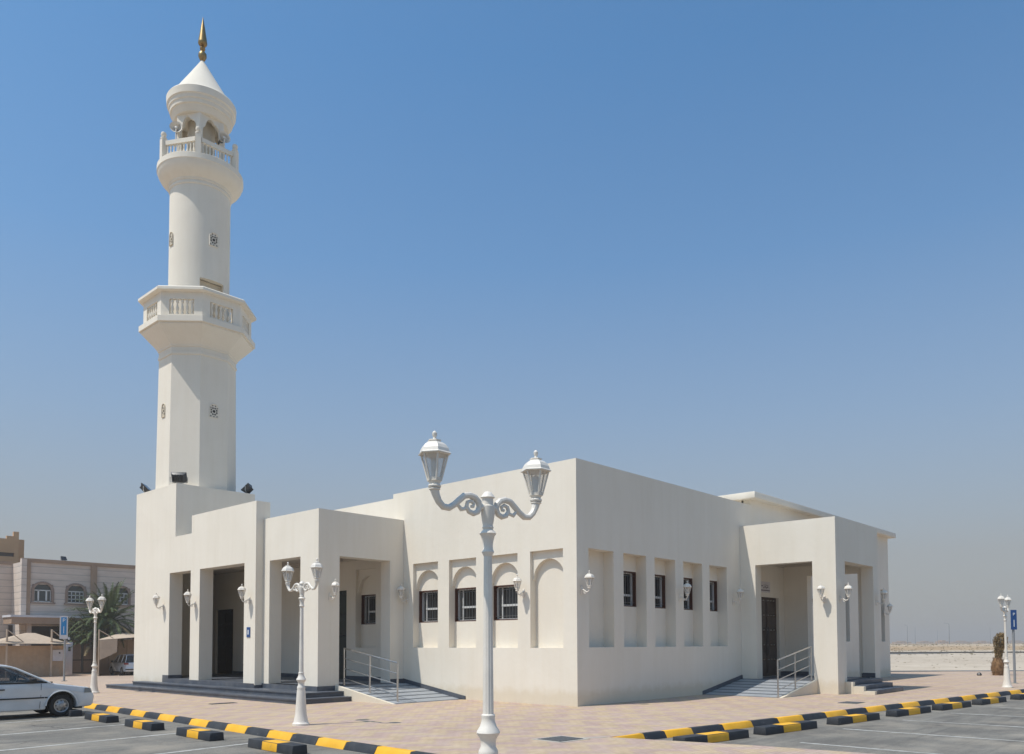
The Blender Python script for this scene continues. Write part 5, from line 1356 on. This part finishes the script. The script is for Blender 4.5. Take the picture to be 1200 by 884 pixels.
for k, (D, px, w, h) in enumerate(((1100, 1056, 22, 2.2), (1250, 1083, 22, 2.4), (1000, 1103, 12, 2.6), (1300, 1126, 30, 2.8), (1150, 1150, 20, 2.4), (1350, 1190, 34, 3.0))):
    q = frame_pt(D, px); m_ = MB(); m_.box(-w / 2, w / 2, -5, 5, 0, h); m_.box(-w * 0.2, w * 0.15, -5, 5, h + 0.002, h * 1.5)
    root = empty('house', (q.x, q.y, ground_h(q.x, q.y)), R(-45), label='tiny hazy building on the desert horizon, number %s from the left' % ('one', 'two', 'three', 'four', 'five', 'six')[k], cat='house', group='hazy buildings on the horizon')
    m_.build('wall', M['tan_wall'], root)
    m_ = MB()
    for i in range(4): m_.box(-w * 0.4 + i * w * 0.22, -w * 0.4 + i * w * 0.22 + w * 0.06, -5.05, -5.01, h * 0.35, h * 0.7)
    m_.build('window', M['dark_metal'], root, merge=False)
m_ = MB()
for i in range(1500):
    D = rnd.uniform(60, 330) if i % 3 else rnd.uniform(158, 215); q = frame_pt(D, rnd.uniform(1030, 1260)); z = ground_h(q.x, q.y); s_ = rnd.uniform(0.08, 0.3) * (1 if D > 120 else 0.4)
    for k in range(4):
        a = rnd.uniform(0, 6.28); c_ = Vector((math.cos(a), math.sin(a), 0)); o_ = Vector((q.x, q.y, z - 0.02)) + c_ * s_ * rnd.random()
        m_.add([o_ - c_ * s_ * .4, o_ + c_ * s_ * .4, o_ + Vector((0, 0, s_ * rnd.uniform(.5, 1))) + c_ * rnd.uniform(-.2, .2)], [(0, 1, 2)])
tag(m_.build('desert_scrub', M['scrub'], None, merge=False), 'sparse dry scrub and stones scattered over the sand beyond the paving', 'scrub', kind='stuff')
# a stone and litter on the far paving
q = frame_pt(42.5, 1146); m_ = MB(); m_.lathe([(0.10, 0), (0.13, 0.06), (0.08, 0.14), (0.0, 0.17)], 7, smooth=False)
tag(m_.build('stone', M['dark_metal'], None, (q.x, q.y, 0)), 'small dark stone lying on the far paving left of the wrapped tree', 'stone')

# ------------------------------------------------------------------ haze
if HAZE if 'HAZE' in globals() else True:
    m = bpy.data.materials.new('haze_air'); m.use_nodes = True; nt = m.node_tree
    for n_ in list(nt.nodes): nt.nodes.remove(n_)
    out = nt.nodes.new('ShaderNodeOutputMaterial'); pv = nt.nodes.new('ShaderNodeVolumePrincipled')
    pv.inputs['Color'].default_value = (0.96, 0.88, 0.80, 1); pv.inputs['Density'].default_value = 0.0009; pv.inputs['Anisotropy'].default_value = 0.2
    nt.links.new(pv.outputs[0], out.inputs['Volume'])
    m_ = MB(); m_.box(-2600, 3600, -2600, 3600, -4.0, 32.0)
    tag(m_.build('haze', m), kind='stuff')

# ------------------------------------------------------------------ light, sky, camera
el = 62.2; sx, sy = -0.5, 0.165
az = math.atan2(sx, sy)                                     # clockwise from +Y
w = bpy.data.worlds.new('World'); scene.world = w; w.use_nodes = True; nt = w.node_tree
bg = nt.nodes['Background']; sky = nt.nodes.new('ShaderNodeTexSky'); sky.sky_type = 'NISHITA'; sky.sun_disc = False
sky.sun_elevation = R(el); sky.sun_rotation = az % (2 * math.pi); sky.altitude = 0; sky.air_density = 1.0; sky.dust_density = 1.2; sky.ozone_density = 6.0
tc = nt.nodes.new('ShaderNodeTexCoord'); sp = nt.nodes.new('ShaderNodeSeparateXYZ'); nt.links.new(tc.outputs['Generated'], sp.inputs[0])
blue = mixc(nt, 1.0, sky.outputs[0], (0.74, 1.07, 1.10), 'MULTIPLY')
# dusty air low in the sky, by elevation only
fac = ramp(nt, sp.outputs[2], [(0.0, (0.92,) * 3), (0.10, (0.86,) * 3), (0.26, (0.46,) * 3), (0.43, (0.12,) * 3), (0.60, (0.0,) * 3), (0.9, (0.0,) * 3)])
nt.links.new(mixc(nt, fac, blue, (2.42, 2.30, 2.24)), bg.inputs[0]); bg.inputs[1].default_value = 0.15
sun = bpy.data.lights.new('sun', 'SUN'); sun.energy = 4.0; sun.angle = R(0.53); sun.color = (1.0, 0.945, 0.865)
so = bpy.data.objects.new('sun', sun); COL.objects.link(so)
so.rotation_euler = Vector((-sx, -sy, -1)).to_track_quat('-Z', 'Y').to_euler()

f_, pit, rol, yaw, py = 946.116, 0.0443090, -0.00335091, 0.828652948, 712.659
cy, sn = math.cos(yaw), math.sin(yaw)
fw = Vector((sn * math.cos(pit), cy * math.cos(pit), math.sin(pit))); r0 = Vector((cy, -sn, 0)); u0 = r0.cross(fw)
rr = r0 * math.cos(rol) + u0 * math.sin(rol); uu = -r0 * math.sin(rol) + u0 * math.cos(rol)
cam = bpy.data.cameras.new('camera'); co = bpy.data.objects.new('camera', cam); COL.objects.link(co)
Mx = Matrix((rr, uu, -fw)).transposed().to_4x4(); Mx.translation = CAMP; co.matrix_world = Mx
cam.sensor_width = 36; cam.sensor_fit = 'HORIZONTAL'; cam.lens = f_ / 1200 * 36; cam.shift_x = 0; cam.shift_y = (py - 442) / 1200
cam.clip_start = 0.1; cam.clip_end = 8000
scene.camera = co
vs = scene.view_settings; vs.view_transform = 'Standard'; vs.look = 'None'; vs.exposure = 0.04; vs.gamma = 1.0
scene.cycles.max_bounces = 8; scene.cycles.volume_bounces = 0
